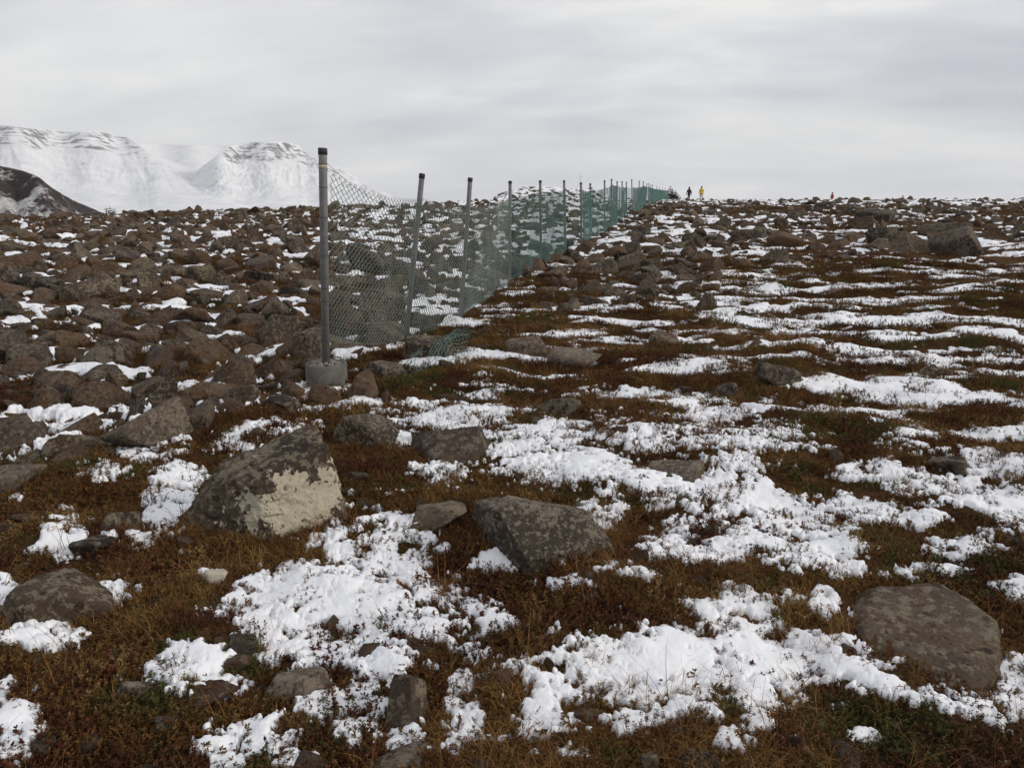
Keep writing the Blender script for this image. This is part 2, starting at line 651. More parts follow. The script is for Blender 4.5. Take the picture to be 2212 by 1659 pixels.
def merge(parts):
    V, Q, n = [], [], 0
    for v, q in parts:
        V.append(v)
        Q.append(np.asarray(q) + n)
        n += len(v)
    return np.concatenate(V), np.concatenate(Q)


V, q = merge([snow_sheet(np.radians(np.linspace(-53, 53, 1320)), np.geomspace(1.2, 7.0, 480)),
              snow_sheet(np.radians(np.linspace(-50, 50, 960)), np.concatenate([np.geomspace(7.0, 30, 270, endpoint=False), np.geomspace(30, 190, 110)]))])
snow = link("snow_cover", mesh_np("snow_cover", V, q), None, [M_SNOW])
tag(snow, "thin patchy white snow lying over the brown heath", "snow", kind="stuff")

# ------------------------------------------------------------------ rocks
_ico = {}


def ico(sub):
    if sub not in _ico:
        bm = bmesh.new()
        bmesh.ops.create_icosphere(bm, subdivisions=sub, radius=1)
        v = np.array([p.co[:] for p in bm.verts])
        v /= np.linalg.norm(v, axis=1)[:, None]
        f = np.array([[w.index for w in p.verts] for p in bm.faces])
        bm.free()
        _ico[sub] = (v, f)
    return _ico[sub]


def rock_verts(seed, sub=4, planes=None, nplanes=11, sharp=34, rough=.06, pits=.0, warp=.06):
    g = np.random.default_rng(seed)
    d, f = ico(sub)
    if planes is None:
        n = g.normal(size=(nplanes, 3))
        n /= np.linalg.norm(n, axis=1)[:, None]
        n = np.concatenate([n, [[0, 0, -1], [g.normal() * .25, g.normal() * .25, 1]]])
        n /= np.linalg.norm(n, axis=1)[:, None]
        dist = g.uniform(.38, 1.0, len(n))
        dist[-1] = g.uniform(.45, .8)
    else:
        pl = np.array(planes, float)
        n = pl[:, :3] / np.linalg.norm(pl[:, :3], axis=1)[:, None]
        dist = pl[:, 3]
    dots = d @ n.T
    wob = np.stack([1 + warp * perlin3(d * 1.9 + 7.7 * i + (seed % 97)) for i in range(len(n))], 1)
    ri = dist * wob / np.maximum(dots, 1e-3)
    ri = np.minimum(ri, 4.0)
    r = (ri ** -sharp).sum(1) ** (-1.0 / sharp)
    r = np.minimum(r, 1.5)
    v = d * r[:, None]
    o = g.uniform(0, 200, 3)
    nz = fbm3(v * 1.6 + o, 3) * rough * 1.3 + (.25 - np.abs(fbm3(v * 4 + o, 3, .55))) * rough * .9 + fbm3(v * 9 + o, 3, .65) * rough * .5
    if sub >= 5:
        nz = nz + fbm3(v * 22 + o, 3, .6) * rough * .2
        if pits:
            pn = perlin3(v * 16 + o)
            nz = nz - np.maximum(pn - .28, 0) * pits
            for c_ in range(2):
                cn = g.normal(size=3)
                cn /= np.linalg.norm(cn)
                dd = np.abs(v @ cn - g.uniform(-.25, .25) + .10 * perlin3(v * 3 + 40 * c_))
                nz = nz - .055 * np.exp(-(dd / .014) ** 2) * smooth(-.1, .25, perlin3(v * 1.3 + 9 * c_ + o))
    v = v * (1 + nz)[:, None]
    return v, f


def norm_box(v):
    lo, hi = v.min(0), v.max(0)
    return (v - (lo + hi) / 2) / (hi - lo)          # unit box, centred


def rock_mesh(name, seed, size, m, yaw=0.0, sink=.18, **kw):
    v, f = rock_verts(seed, **kw)
    v = norm_box(v)
    if yaw:
        c, s = math.cos(yaw), math.sin(yaw)
        v = norm_box(v @ np.array([[c, -s, 0], [s, c, 0], [0, 0, 1]]).T)
    v = v * np.array(size)
    v[:, 2] += size[2] * (.5 - sink)
    me = mesh_np(name, v, tris=f)
    me.materials.append(m)
    return me


# each: px range x0 x1, py range y0 (top) y1 (base), depth ratio, seed, material, label, options
BOULDERS = []


def boulder(x0, x1, y0, y1, label, seed, m=None, depth=.8, sub=4, planes=None, yaw=0.0, sink=.2, tilt=0.0, hmul=1.0, **kw):
    base = hit((x0 + x1) / 2, y1)
    d = depth_of(base)
    w = (x1 - x0) / FPX * d
    dp = w * depth
    # the base row is the front edge: centre lies half a depth behind
    dirn = Vector((base.x, base.y, 0)).normalized()
    c = base + dirn * (dp * .42)
    c.z = height1(c.x, c.y)
    w *= depth_of(c) / d
    # picture height -> metres, taking out the tilted view of the top
    ang = math.atan2(EYE - c.z, math.hypot(c.x, c.y))
    hpx = (y1 - y0) / FPX * depth_of(c)
    h = max(.22 * w, (hpx - dp * .72 * math.sin(ang)) / max(.6, math.cos(ang))) * hmul * (1.0 if sub == 6 else .82)
    me = rock_mesh("boulder", seed, (w, dp, h / (1 - sink)), m or M_ROCK, yaw, sink, sub=sub, planes=planes, **kw)
    o = link("boulder", me)
    o.location = c
    o.rotation_euler = (0, tilt, -math.atan2(c.x, c.y))
    tag(o, label, "boulder")
    BOULDERS.append((c.x, c.y, (w + dp) * .21))
    return o


def make_cream_rock():
    """basalt with one large cream crust of lichen on its right-hand face (object space)"""
    m = M_ROCK.copy()
    m.name = "cream_lichen_basalt"
    t = m.node_tree
    b = t.nodes["Principled BSDF"]
    src = b.inputs["Base Color"].links[0].from_socket
    p = t.nodes.new("ShaderNodeTexCoord").outputs["Object"]
    mp = t.nodes.new("ShaderNodeMapping")
    mp.inputs["Location"].default_value = (-.185, .20, -.115)
    L(t, p, mp.inputs["Vector"])
    mp2 = t.nodes.new("ShaderNodeMapping")
    mp2.inputs["Scale"].default_value = (3.9, 2.2, 7.4)
    L(t, mp.outputs[0], mp2.inputs["Vector"])
    ln = t.nodes.new("ShaderNodeVectorMath")
    ln.operation = "LENGTH"
    L(t, mp2.outputs[0], ln.inputs[0])
    nz = math_node(t, "SUBTRACT", noise(t, p, 7, 3, .5, .4), .5)
    nz2 = math_node(t, "SUBTRACT", noise(t, p, 26, 4, .6), .5)
    d = math_node(t, "ADD", ln.outputs["Value"], math_node(t, "ADD", math_node(t, "MULTIPLY", nz, 2.6), math_node(t, "MULTIPLY", nz2, 2.3)))
    msk = ramp(t, d, [(.98, 1.0), (1.01, 0.0)])
    msk = math_node(t, "MULTIPLY", msk, ramp(t, noise(t, p, 12, 5, .65, .5), [(.60, 1.0), (.62, 0.0)]))
    cream = mixc(t, noise(t, p, 40, 4, .6), (.38, .325, .23), (.62, .56, .43))
    L(t, mixc(t, msk, src, cream), b.inputs["Base Color"])
    return m


M_CREAM = make_cream_rock()

boulder(392, 748, 922, 1165, "big angular boulder with a large cream lichen crust on one face", 11, M_CREAM, .75, 6,
        planes=[(-.55, -.80, .15, .60), (.20, -.95, .26, .60), (1, .10, .12, .90), (-.42, -.10, .90, .60), (-.20, -.50, .84, .66), (-.85, .35, .35, .86), (0, 1, .1, .62), (0, 0, -1, .7), (-.78, -.25, .57, .70)],
        sink=.12, sharp=34, rough=.085, pits=.14, hmul=.88)
boulder(1003, 1340, 1058, 1238, "grey wedge-shaped boulder with a dark undercut side, beside a snow fringe", 23, M_ROCK_PALE, .72, 6,
        planes=[(-.90, -.50, -.05, .62), (.34, -.62, .70, .40), (.92, .20, .42, .86), (.1, 1, .25, .55), (0, 0, -1, .7), (.45, -.90, .10, .74), (.25, .35, .92, .55), (-.35, .1, .93, .72)],
        sink=.14, sharp=34, rough=.055, pits=.13, hmul=.86)
boulder(1778, 2140, 1225, 1485, "broad flat slab mottled grey with lichen, sunk in green crowberry", 31, M_ROCK, 1.9, 6, hmul=.56,
        planes=[(.06, -.26, .96, .34), (.85, -.50, .2, .86), (-.9, -.3, .45, .80), (.5, .8, .3, .85), (-.4, .9, .3, .8), (.2, -1, .25, .86), (0, 0, -1, .5), (1, .2, .2, .95)],
        sink=.45, sharp=26, rough=.06, pits=.10)
boulder(885, 1010, 1083, 1150, "small half-buried stone with a pale lichen spot, touching the wedge boulder", 41, M_ROCK, .9, 5)
boulder(563, 727, 1433, 1535, "pointed pale stone with blotched lichen in the snowy heath", 52, M_ROCK_PALE, .8, 5,
        planes=[(-.5, -.8, .45, .6), (.6, -.6, .6, .62), (.1, .3, .95, .72), (1, .2, .1, .9), (-1, .3, .3, .85), (0, 1, .2, .8), (0, 0, -1, .6)], sharp=22, rough=.045)
boulder(830, 932, 1430, 1580, "narrow upright grey stone wrapped in red heath", 63, M_ROCK, 1.1, 5,
        planes=[(-.5, -.6, .6, .55), (.75, -.5, .45, .6), (.2, .4, .9, .7), (1, .3, 0, .75), (-1, .2, .2, .7), (0, 1, .2, .95), (0, 0, -1, .6), (.1, -.9, .4, .8)], sharp=22)
boulder(720, 868, 858, 965, "brown stone with speckled face standing behind the cream-crusted boulder", 71, M_ROCK_PALE, .8, 5)
boulder(882, 1072, 912, 1008, "low dark pitted slab beside the largest white patch", 83, M_ROCK_DARK, .8, 5, sink=.4,
        planes=[(-.1, -.35, .93, .4), (-.8, -.5, .4, .8), (.9, -.3, .3, .85), (0, 1, .2, .8), (0, 0, -1, .5), (.2, -1, .3, .8)])
boulder(1392, 1530, 983, 1050, "flat rough tan stone ringed by snow", 91, M_ROCK_PALE, .9, 5, sink=.45,
        planes=[(-.1, -.30, .95, .35), (-.8, -.5, .4, .8), (.9, -.3, .3, .85), (0, 1, .2, .8), (0, 0, -1, .5), (.2, -1, .3, .8)])
boulder(232, 415, 842, 975, "rounded boulder with round tan lichen spots left of the footing", 103, M_ROCK_PALE, .7, 5)
boulder(470, 562, 812, 885, "dark stone with pale crusted top near the concrete footing", 113, M_ROCK, .8, 5)
boulder(5, 235, 1212, 1350, "broad weathered boulder with pits and green-grey lichen", 121, M_ROCK, .7, 5, sink=.25)
boulder(-40, 102, 998, 1070, "low stone with a cream patch at the heath's edge", 131, M_ROCK_PALE, .8, 5)
boulder(1630, 1728, 783, 842, "dark round-topped stone alone among the striped snow", 141, M_ROCK_DARK, .8, 5, sink=.2)
boulder(1530, 1592, 815, 862, "small dark stone beside a snow tongue in the heath", 147, M_ROCK_DARK, .8)
boulder(560, 655, 832, 888, "dull brown stone sitting left of the footing's mound", 151, M_ROCK_DARK, .8)
boulder(668, 742, 818, 878, "brown rounded stone pushed against the front of the footing", 161, M_ROCK_FIELD, .6, hmul=1.1)
boulder(735, 820, 795, 862, "smooth brown stone right of the concrete footing", 167, M_ROCK_FIELD, .7, hmul=1.2)
boulder(868, 985, 708, 778, "squared brown block at the foot of the leaning post", 171, M_ROCK, .7, 5,
        planes=[(-.25, -.95, .1, .7), (.05, -.2, 1, .55), (-1, -.1, .1, .8), (1, -.2, .2, .9), (0, 1, .1, .7), (0, 0, -1, .6)], sharp=30, rough=.03)
boulder(780, 880, 770, 822, "speckled round stone between the footing and the fallen mesh", 173, M_ROCK_PALE, .8, 5)
boulder(1165, 1300, 748, 800, "flat grey-topped stone in dry grass near the fence", 181, M_ROCK_PALE, .8, sink=.35)
boulder(1090, 1182, 712, 772, "grey stone next to the tail of the fallen mesh", 191, M_ROCK, .8)
boulder(765, 965, 1622, 1700, "pale grey stone top poking from the heath beside a snow tongue", 201, M_ROCK_PALE, .7, 5, sink=.35)
boulder(2005, 2082, 972, 1026, "dark half-buried stone in tan grass by wide snow", 211, M_ROCK_DARK, .9)
boulder(1155, 1255, 838, 905, "brown slab tilted over a snow-filled gap", 223, M_ROCK_DARK, .6, sink=.3)
boulder(1985, 2048, 782, 815, "low lichened stone amid wide snow stripes", 227, M_ROCK, .9, sink=.3)
boulder(1400, 1470, 708, 748, "pointed tan stone in brown heath with snow around", 229, M_ROCK, .9)
boulder(553, 634, 632, 696, "squat dark boulder leaning among the rubble", 233, M_ROCK_DARK, .8, 5)
boulder(560, 690, 668, 740, "wide brown boulder left of the end post", 239, M_ROCK, .7, 5)
boulder(636, 705, 700, 785, "lichened boulder right behind the footing", 241, M_ROCK_PALE, .8, 5)
boulder(22, 112, 735, 802, "boxy brown block beside dry grass", 251, M_ROCK_DARK, .8, 5,
        planes=[(-.15, -1, .1, .7), (.05, -.2, 1, .6), (-1, -.1, .1, .8), (1, -.2, .1, .8), (0, 1, .1, .7), (0, 0, -1, .6)], sharp=30, rough=.03)
boulder(392, 520, 1465, 1535, "tan round stone at the edge of a snow tongue", 257, M_ROCK_FIELD, .8)
boulder(255, 335, 1455, 1512, "small tan stone with lichen in red heath", 263, M_ROCK_PALE, .8)
boulder(488, 545, 1405, 1452, "small pinkish stone beside lumpy snow", 269, M_ROCK_FIELD, .8)
boulder(225, 305, 1085, 1150, "grey flat-topped stone in dark red bilberry", 271, M_ROCK, .9, sink=.3)
boulder(160, 260, 1145, 1200, "dark brown stone next to a thick snow lump", 277, M_ROCK_DARK, .8)
boulder(440, 492, 1218, 1262, "small cream-white stone lying in the heath", 281, make_plain("pale_stone", (.36, .31, .24), (.5, .46, .38), 8, .9, 0, .6), .8)
boulder(1380, 1425, 1625, 1675, "small grey stone poking out under tan straw", 283, M_ROCK_PALE, .8)
boulder(1065, 1110, 1440, 1490, "little red-brown stone between two snow patches", 293, M_ROCK_FIELD, .8)
# bigger blocks of the far field on the right
boulder(1920, 2010, 487, 548, "large pointed block with one sharp pale ridge in the far field", 307, M_ROCK, .8, 5, sharp=30,
        planes=[(-.6, -.75, .35, .6), (.55, -.6, .6, .55), (.2, .5, .8, .75), (1, .2, .2, .95), (-1, .2, .1, .9), (0, 0, -1, .6)])
boulder(1868, 1935, 483, 530, "dark steep block leaning on the pointed block", 311, M_ROCK_DARK, .8, 5)
boulder(2000, 2115, 478, 552, "broad dark block right of the pointed block", 313, M_ROCK_DARK, .8, 5)
boulder(1985, 2090, 478, 510, "long brown slab lying behind the pointed block", 317, M_ROCK_DARK, .6)
boulder(1572, 1655, 487, 522, "low dark whaleback stone above the snow stripes", 331, M_ROCK_DARK, .7)
boulder(1655, 1735, 495, 535, "brown blunt stone beside the whaleback stone", 337, M_ROCK_FIELD, .7)
boulder(1842, 1930, 446, 480, "flat dark slab with an overhanging lip near the skyline", 341, M_ROCK_DARK, .7,
        planes=[(-.5, -.8, -.2, .7), (0, -.15, 1, .45), (1, -.2, -.1, .9), (-1, 0, .2, .9), (0, 1, .1, .7), (0, 0, -1, .6)], sharp=30)
boulder(1830, 1885, 462, 498, "tan rounded stone below the overhanging slab", 347, M_ROCK_FIELD, .8)
# boulders seen through the wire mesh
boulder(775, 885, 600, 690, "large brown boulder standing behind the first wire bay", 353, M_ROCK, .7, 5)
boulder(712, 800, 640, 735, "grey-brown boulder close behind the end post", 359, M_ROCK_FIELD, .7, 5)
boulder(880, 935, 585, 640, "dark angular stone behind the leaning post", 367, M_ROCK_DARK, .8)
boulder(750, 830, 515, 590, "tall dark boulder farther behind the first wire bay", 373, M_ROCK_DARK, .8)
boulder(1055, 1150, 545, 600, "grey boulder behind the fourth fence post", 379, M_ROCK_DARK, .8)
boulder(790, 890, 690, 745, "lichened low stone under the loose mesh edge", 383, M_ROCK_PALE, .7)
boulder(140, 260, 595, 650, "broad grey slab in the left rubble", 389, M_ROCK, .8, sink=.3)
boulder(180, 300, 715, 790, "dark brown slab roofed with thin snow beside a grass tuft", 397, M_ROCK_DARK, .7)
boulder(380, 470, 655, 705, "brown blocky stone between two snow pockets", 401, M_ROCK_FIELD, .8)

# -------- rubble field
LIB_MATS = [M_ROCK_FIELD, M_ROCK_FIELD, M_ROCK_DARK, M_ROCK]
LIB = []
LIB_DIM = []
for k in range(16):
    v, f = rock_verts(900 + k * 13, sub=4, nplanes=4 + k % 6, sharp=90, rough=.06, warp=.03)
    v = norm_box(v) * np.array([1.0, .60 + .4 * ((k * 7) % 5) / 5, .40 + .42 * ((k * 3) % 5) / 5])
    me = mesh_np("stone", v, tris=f, smooth_sh=False)
    me.materials.append(LIB_MATS[k % 4])
    LIB.append(me)
    LIB_DIM.append(v.max(0) - v.min(0))


def scatter(n, r0, r1, a0, a1, power=1.0):
    u = rng.random(n)
    r = np.exp(np.log(r0) + u * (np.log(r1) - np.log(r0))) if power == 0 else np.sqrt(r0 ** 2 + u * (r1 ** 2 - r0 ** 2))
    a = np.radians(rng.uniform(a0, a1, n))
    return r * np.sin(a), r * np.cos(a), r


def rubble_density(x, y, r, px, py):
    lf = left_of_fence(x, y)
    d = np.zeros_like(x)
    clump = fbm2(x * .5 + 40, y * .5, 3)
    d = np.where(lf, .9 + clump * .9, d)
    d = np.where(lf & (px < 740), np.maximum(d, .5) * smooth(5.0, 6.0, r), d)
    d = np.where(lf & (px > 740), d * .7, d)
    edge = 17.5 + 4.5 * smooth(1500, 2100, px) + clump * 5
    d = np.where(~lf, smooth(-2, 3, r - edge) * (.40 + clump * .9), d)
    strip = (px > 1180) & (px < 1540) & ~lf
    d = np.where(strip, np.maximum(d, smooth(10.5, 13, r) * (.55 + clump)), d)
    d = np.where(~lf, np.maximum(d, .007), d)
    return np.clip(d, 0, 1)


SX, SY, SR = [], [], []
for n, r0, r1, s0, s1 in ((32000, 4.8, 18, .05, .52), (26000, 14, 60, .09, .80), (7000, 45, 135, .22, 1.2), (4200, 1.5, 9, .025, .15)):
    x, y, r = scatter(n, r0, r1, -50, 50, 0)
    size = s0 + (s1 - s0) * rng.random(n) ** 4.6
    px, py = project(x, y, height(x, y))
    size = np.where(rubble_density(x, y, r, px, py) < .05, np.minimum(size, .20), size)
    keep = rng.random(n) < (rubble_density(x, y, r, px, py) if s1 > .16 else .35 * (snow_thick(x, y, height(x, y))[0] < .012))
    SX.append(x[keep]); SY.append(y[keep]); SR.append(size[keep])
SX, SY, SR = map(np.concatenate, (SX, SY, SR))
order = np.argsort(-SR)
SX, SY, SR = SX[order], SY[order], SR[order]
# drop stones that sit in the same place (grid buckets, larger first)
placed, grid = [], {}
for (bx, by, br) in BOULDERS:
    grid.setdefault((int(bx // 1.5), int(by // 1.5)), []).append((bx, by, br * .9))
for i in range(len(SX)):
    gx, gy = int(SX[i] // 1.5), int(SY[i] // 1.5)
    ok = True
    for ax in (-1, 0, 1):
        for ay in (-1, 0, 1):
            for (qx, qy, qr) in grid.get((gx + ax, gy + ay), ()):
                if (qx - SX[i]) ** 2 + (qy - SY[i]) ** 2 < ((qr + SR[i] * .5) * .78) ** 2:
                    ok = False
                    break
            if not ok:
                break
        if not ok:
            break
    if ok:
        placed.append(i)
        grid.setdefault((gx, gy), []).append((SX[i], SY[i], SR[i] * .5))
SX, SY, SR = SX[placed], SY[placed], SR[placed]
SH = height(SX, SY)
SPX, SPY = project(SX, SY, SH)
appar = SR / np.hypot(SX, SY)
inview = (SPX > 0) & (SPX < 2212)
rank = np.argsort(-np.where(inview, appar, 0))
IND = set(rank[:300].tolist())

REST = []
rot = np.stack([rng.normal(0, .42, len(SX)), rng.normal(0, .42, len(SX)), rng.uniform(0, 6.28, len(SX))], 1)
lib_i = rng.integers(0, 16, len(SX))
stone_lf = left_of_fence(SX, SY)
STH = snow_thick(SX, SY, SH)[0]
for i in range(len(SX)):
    loc = (float(SX[i]), float(SY[i]), float(SH[i] + SR[i] * .0))
    if i in IND:
        o = bpy.data.objects.new("stone", LIB[int(lib_i[i]) % 8 if SR[i] > .3 else int(lib_i[i])])
        col.objects.link(o)
        o.location = loc
        o.rotation_euler = rot[i]
        o.scale = (float(SR[i]),) * 3
        k_ = int(lib_i[i]) % 8 if SR[i] > .3 else int(lib_i[i])
        tone = ("rusty brown", "brown", "dark", "grey-brown")[k_ % 4]
        dx_, dy_, dz_ = LIB_DIM[k_]
        form = "flat" if dz_ < .46 else ("blocky" if dz_ > .6 else "angular")
        big = "large " if SR[i] > .5 else ("small " if SR[i] < .24 else "")
        th_ = float(STH[i])
        bed = "in snow" if th_ > .03 else "in heath"
        rr_ = math.hypot(SX[i], SY[i])
        if not stone_lf[i]:
            if SPX[i] < 1540:
                where = "along the fence foot"
            elif rr_ > 24:
                where = "in far rubble right of fence"
            else:
                where = "on open ground right of fence"
            grp = "loose stones right of the fence"
        elif SPX[i] > 704:
            where, grp = ("close behind the wire mesh" if rr_ < 14 else "further beyond the wire mesh"), "loose stones behind the fence"
        else:
            where = "close to the end post" if abs(SX[i] + 1.7) < 1.6 and rr_ < 9.5 else ("in rubble left of fence" if rr_ < 10 else "in rubble towards the mountains")
            grp = "loose stones left of the end post"
        tag(o, "%s%s %s stone %s, %s" % (big, tone, form, bed, where), "stone", grp)
    else:
        REST.append(i)


# ---- geometry-node scatter for the uncountable rest
def gn_scatter(name, points, rots, scales, idx, objs, label, cat):
    libc = bpy.data.collections.new(name + "_source")
    for k, me in enumerate(objs):
        ob = bpy.data.objects.new("%s_source_%02d" % (name, k), me)
        libc.objects.link(ob)
    me = bpy.data.meshes.new(name)
    n = len(points)
    me.vertices.add(n)
    me.vertices.foreach_set("co", np.asarray(points, np.float32).ravel())
    a = me.attributes.new("rot", "FLOAT_VECTOR", "POINT")
    a.data.foreach_set("vector", np.asarray(rots, np.float32).ravel())
    a = me.attributes.new("scl", "FLOAT_VECTOR", "POINT")
    a.data.foreach_set("vector", np.asarray(scales, np.float32).ravel())
    a = me.attributes.new("idx", "INT", "POINT")
    a.data.foreach_set("value", np.asarray(idx, np.int32))
    o = link(name, me)
    tag(o, label, cat, kind="stuff")
    ng = bpy.data.node_groups.new(name, "GeometryNodeTree")
    ng.interface.new_socket("Geometry", in_out="INPUT", socket_type="NodeSocketGeometry")
    ng.interface.new_socket("Geometry", in_out="OUTPUT", socket_type="NodeSocketGeometry")
    gi = ng.nodes.new("NodeGroupInput")
    go = ng.nodes.new("NodeGroupOutput")
    ip = ng.nodes.new("GeometryNodeInstanceOnPoints")
    ci = ng.nodes.new("GeometryNodeCollectionInfo")
    ci.inputs[0].default_value = libc
    ci.inputs["Separate Children"].default_value = True
    ci.inputs["Reset Children"].default_value = True
    ip.inputs["Pick Instance"].default_value = True

    def attr(nm, ty):
        x = ng.nodes.new("GeometryNodeInputNamedAttribute")
        x.data_type = ty
        x.inputs["Name"].default_value = nm
        return x.outputs[0]
    ng.links.new(gi.outputs[0], ip.inputs["Points"])
    ng.links.new(ci.outputs[0], ip.inputs["Instance"])
    ng.links.new(attr("idx", "INT"), ip.inputs["Instance Index"])
    e2r = ng.nodes.new("FunctionNodeEulerToRotation")
    ng.links.new(attr("rot", "FLOAT_VECTOR"), e2r.inputs[0])
    ng.links.new(e2r.outputs[0], ip.inputs["Rotation"])
    ng.links.new(attr("scl", "FLOAT_VECTOR"), ip.inputs["Scale"])
    ng.links.new(ip.outputs[0], go.inputs[0])
    md = o.modifiers.new("scatter", "NODES")
    md.node_group = ng
    return o


REST = np.array(REST)
gn_scatter("rubble", np.stack([SX[REST], SY[REST], SH[REST] + SR[REST] * .0], 1), rot[REST],
           np.repeat(SR[REST][:, None], 3, 1), lib_i[REST], LIB,
           "small and far brown rubble covering the plateau", "rubble")

# ------------------------------------------------------------------ vegetation
def leaf_clump(seed, nsprig, nleaf, rad_, hgt, ll, lw, up=.5, stem=True):
    g = np.random.default_rng(seed)
    V, Q = [], []

    def quad(c, a, b_):
        k = len(V)
        V.extend([c, c + a * .5 + b_, c + a, c + a * .5 - b_])
        Q.append((k, k + 1, k + 2, k + 3))
    for s in range(nsprig):
        th, rr = g.uniform(0, 6.28), rad_ * math.sqrt(g.random())
        p0 = np.array([rr * math.cos(th), rr * math.sin(th), -.01])
        lean = np.array([math.cos(th), math.sin(th), 0]) * g.uniform(0, .55) + np.array([g.normal() * .2, g.normal() * .2, 1])
        lean /= np.linalg.norm(lean)
        H = hgt * g.uniform(.6, 1.15) * (1 - .35 * rr / rad_)
        if stem:
            w = np.array([-lean[1], lean[0], .0]) + np.array([.3, .2, 0])
            w = w / np.linalg.norm(w) * .0011
            k = len(V)
            V.extend([p0 - w, p0 + w, p0 + lean * H + w * .5, p0 + lean * H - w * .5])
            Q.append((k, k + 1, k + 2, k + 3))
        for l in range(nleaf):
            f = (l + g.random()) / nleaf
            c = p0 + lean * H * (.15 + .85 * f)
            a2 = g.uniform(0, 6.28)
            dv = np.array([math.cos(a2), math.sin(a2), up + g.normal() * .3])
            dv /= np.linalg.norm(dv)
            sd = np.cross(dv, g.normal(size=3))
            sd /= np.linalg.norm(sd) + 1e-6
            quad(c, dv * ll * g.uniform(.7, 1.3), sd * lw * .5)
    return mesh_np("clump", np.array(V), np.array(Q), smooth_sh=False)


def grass_tuft(seed, nb, rad_, l0, l1, wid, flop=.9):
    g = np.random.default_rng(seed)
    V, Q = [], []
    sweep = g.uniform(0, 6.28)
    for b_ in range(nb):
        th, rr = g.uniform(0, 6.28), rad_ * math.sqrt(g.random())
        p = np.array([rr * math.cos(th), rr * math.sin(th), -.01])
        ln = g.uniform(l0, l1)
        aa = sweep + g.normal() * 1.3
        out = np.array([math.cos(aa), math.sin(aa), 0])
        sd = np.array([-out[1], out[0], 0]) * wid * g.uniform(.6, 1.2)
        ang = g.uniform(.05, .5)
        bend = g.uniform(.25, flop)
        k = len(V)
        for s in range(5):
            w = sd * (1 - s / 4.4)
            V.extend([p - w, p + w])
            p = p + (out * math.sin(ang) + np.array([0, 0, math.cos(ang)])) * ln / 4
            ang += bend
        for s in range(4):
            Q.append((k + 2 * s, k + 2 * s + 1, k + 2 * s + 3, k + 2 * s + 2))
    return mesh_np("tuft", np.array(V), np.array(Q), smooth_sh=False)


CL = [leaf_clump(10 + k, 20, 22, .075, .034 + .006 * k, .008, .0032) for k in range(5)]
for me in CL:
    me.materials.append(M_HEATH)
CR = [leaf_clump(60 + k, 14, 16, .07, .042 + .006 * k, .009, .0054, .8) for k in range(3)]
for me in CR:
    me.materials.append(M_RED)
CG = [grass_tuft(80 + k, 50, .055, .03, .085 + .015 * k, .0011, 1.15) for k in range(4)]
for me in CG:
    me.materials.append(M_GRASS)
CS = [grass_tuft(120 + k, 9, .05, .10, .24, .0010, .45) for k in range(2)]
for me in CS:
    me.materials.append(M_GRASS)


def plant(n, r0, r1, s0, s1, kinds, dens=None, height_m=.045, poke=.04):
    x, y, r = scatter(int(n * 1.2), r0, r1, -53, 53, 0 if r1 / r0 > 3 else 1)
    n = len(x)
    h = height(x, y)
    t, v = snow_thick(x, y, h)
    sc = (s0 + (s1 - s0) * (r - r0) / (r1 - r0)) * np.exp(rng.normal(0, .28, n))
    ok = (t < height_m * sc * .30) | (rng.random(n) < poke)
    if dens is not None:
        ok &= rng.random(n) < dens(x, y, r)
    for bx, by, br in BOULDERS:
        if by < 8:
            ok &= (x - bx) ** 2 + (y - by) ** 2 > (br * .72) ** 2
    x, y, h, sc, r, t = (a[ok] for a in (x, y, h, sc, r, t))
    sc = np.where(t > .02, sc * .8, sc)
    m = len(x)
    rt = np.stack([rng.normal(0, .15, m), rng.normal(0, .15, m), rng.uniform(0, 6.28, m)], 1)
    z = h + veg_rough(x, y) - .004
    return np.stack([x, y, z], 1), rt, np.repeat(sc[:, None], 3, 1), rng.integers(0, kinds, m)


def joinp(parts):
    return [np.concatenate([p[i] for p in parts]) for i in range(4)]


def heathy(x, y, r):
    px, py = project(x, y, height(x, y))
    d = 1 - .62 * (left_of_fence(x, y) & (r > 6.2)) - .55 * smooth(17, 23, r) * (~left_of_fence(x, y))
    return d


P = joinp([plant(11000, 1.25, 4, .75, .95, 5, heathy, poke=.05), plant(22000, 4, 9, .9, 1.15, 5, heathy, poke=.06),
           plant(40000, 9, 20, 1.15, 1.7, 5, heathy, poke=.02), plant(26000, 20, 60, 1.7, 3.0, 5, heathy, poke=.0)])
gn_scatter("crowberry_heath", *P, CL, "low rust brown and olive crowberry heath between the snow", "heath")
redd = lambda x, y, r: smooth(.02, .22, fbm2(x * .9 + 60, y * .9, 3)) * (1 - .7 * (left_of_fence(x, y) & (r > 6.2)))
P = joinp([plant(5200, 1.25, 4, .8, 1.0, 3, redd, .05, .07), plant(8000, 4, 10, .9, 1.2, 3, redd, .05, .08), plant(8000, 10, 22, 1.2, 1.7, 3, redd, .05, .02)])
gn_scatter("bilberry_heath", *P, CR, "dark red bilberry twigs growing in patches of the heath", "heath")
grd = lambda x, y, r: (.10 + .9 * smooth(.05, .30, fbm2(x * .8 + 90, y * .8 + 9, 4))) * (1 - .7 * (left_of_fence(x, y) & (r > 6.2)))
P = joinp([plant(6500, 1.25, 4, .65, .95, 4, grd, .055, .03), plant(13000, 4, 10, .8, 1.15, 4, grd, .055, .02), plant(14000, 10, 30, 1.1, 1.9, 4, grd, .055, .0)])
gn_scatter("dry_grass", *P, CG, "withered straw coloured grass tufts in the heath", "grass")
P = joinp([plant(260, 1.25, 4, .8, 1.1, 2, None, .2, .9), plant(420, 4, 9, .9, 1.2, 2, None, .2, .5)])
gn_scatter("straw_stalks", *P, CS, "thin bent straw stalks sticking up through snow and heath", "grass")

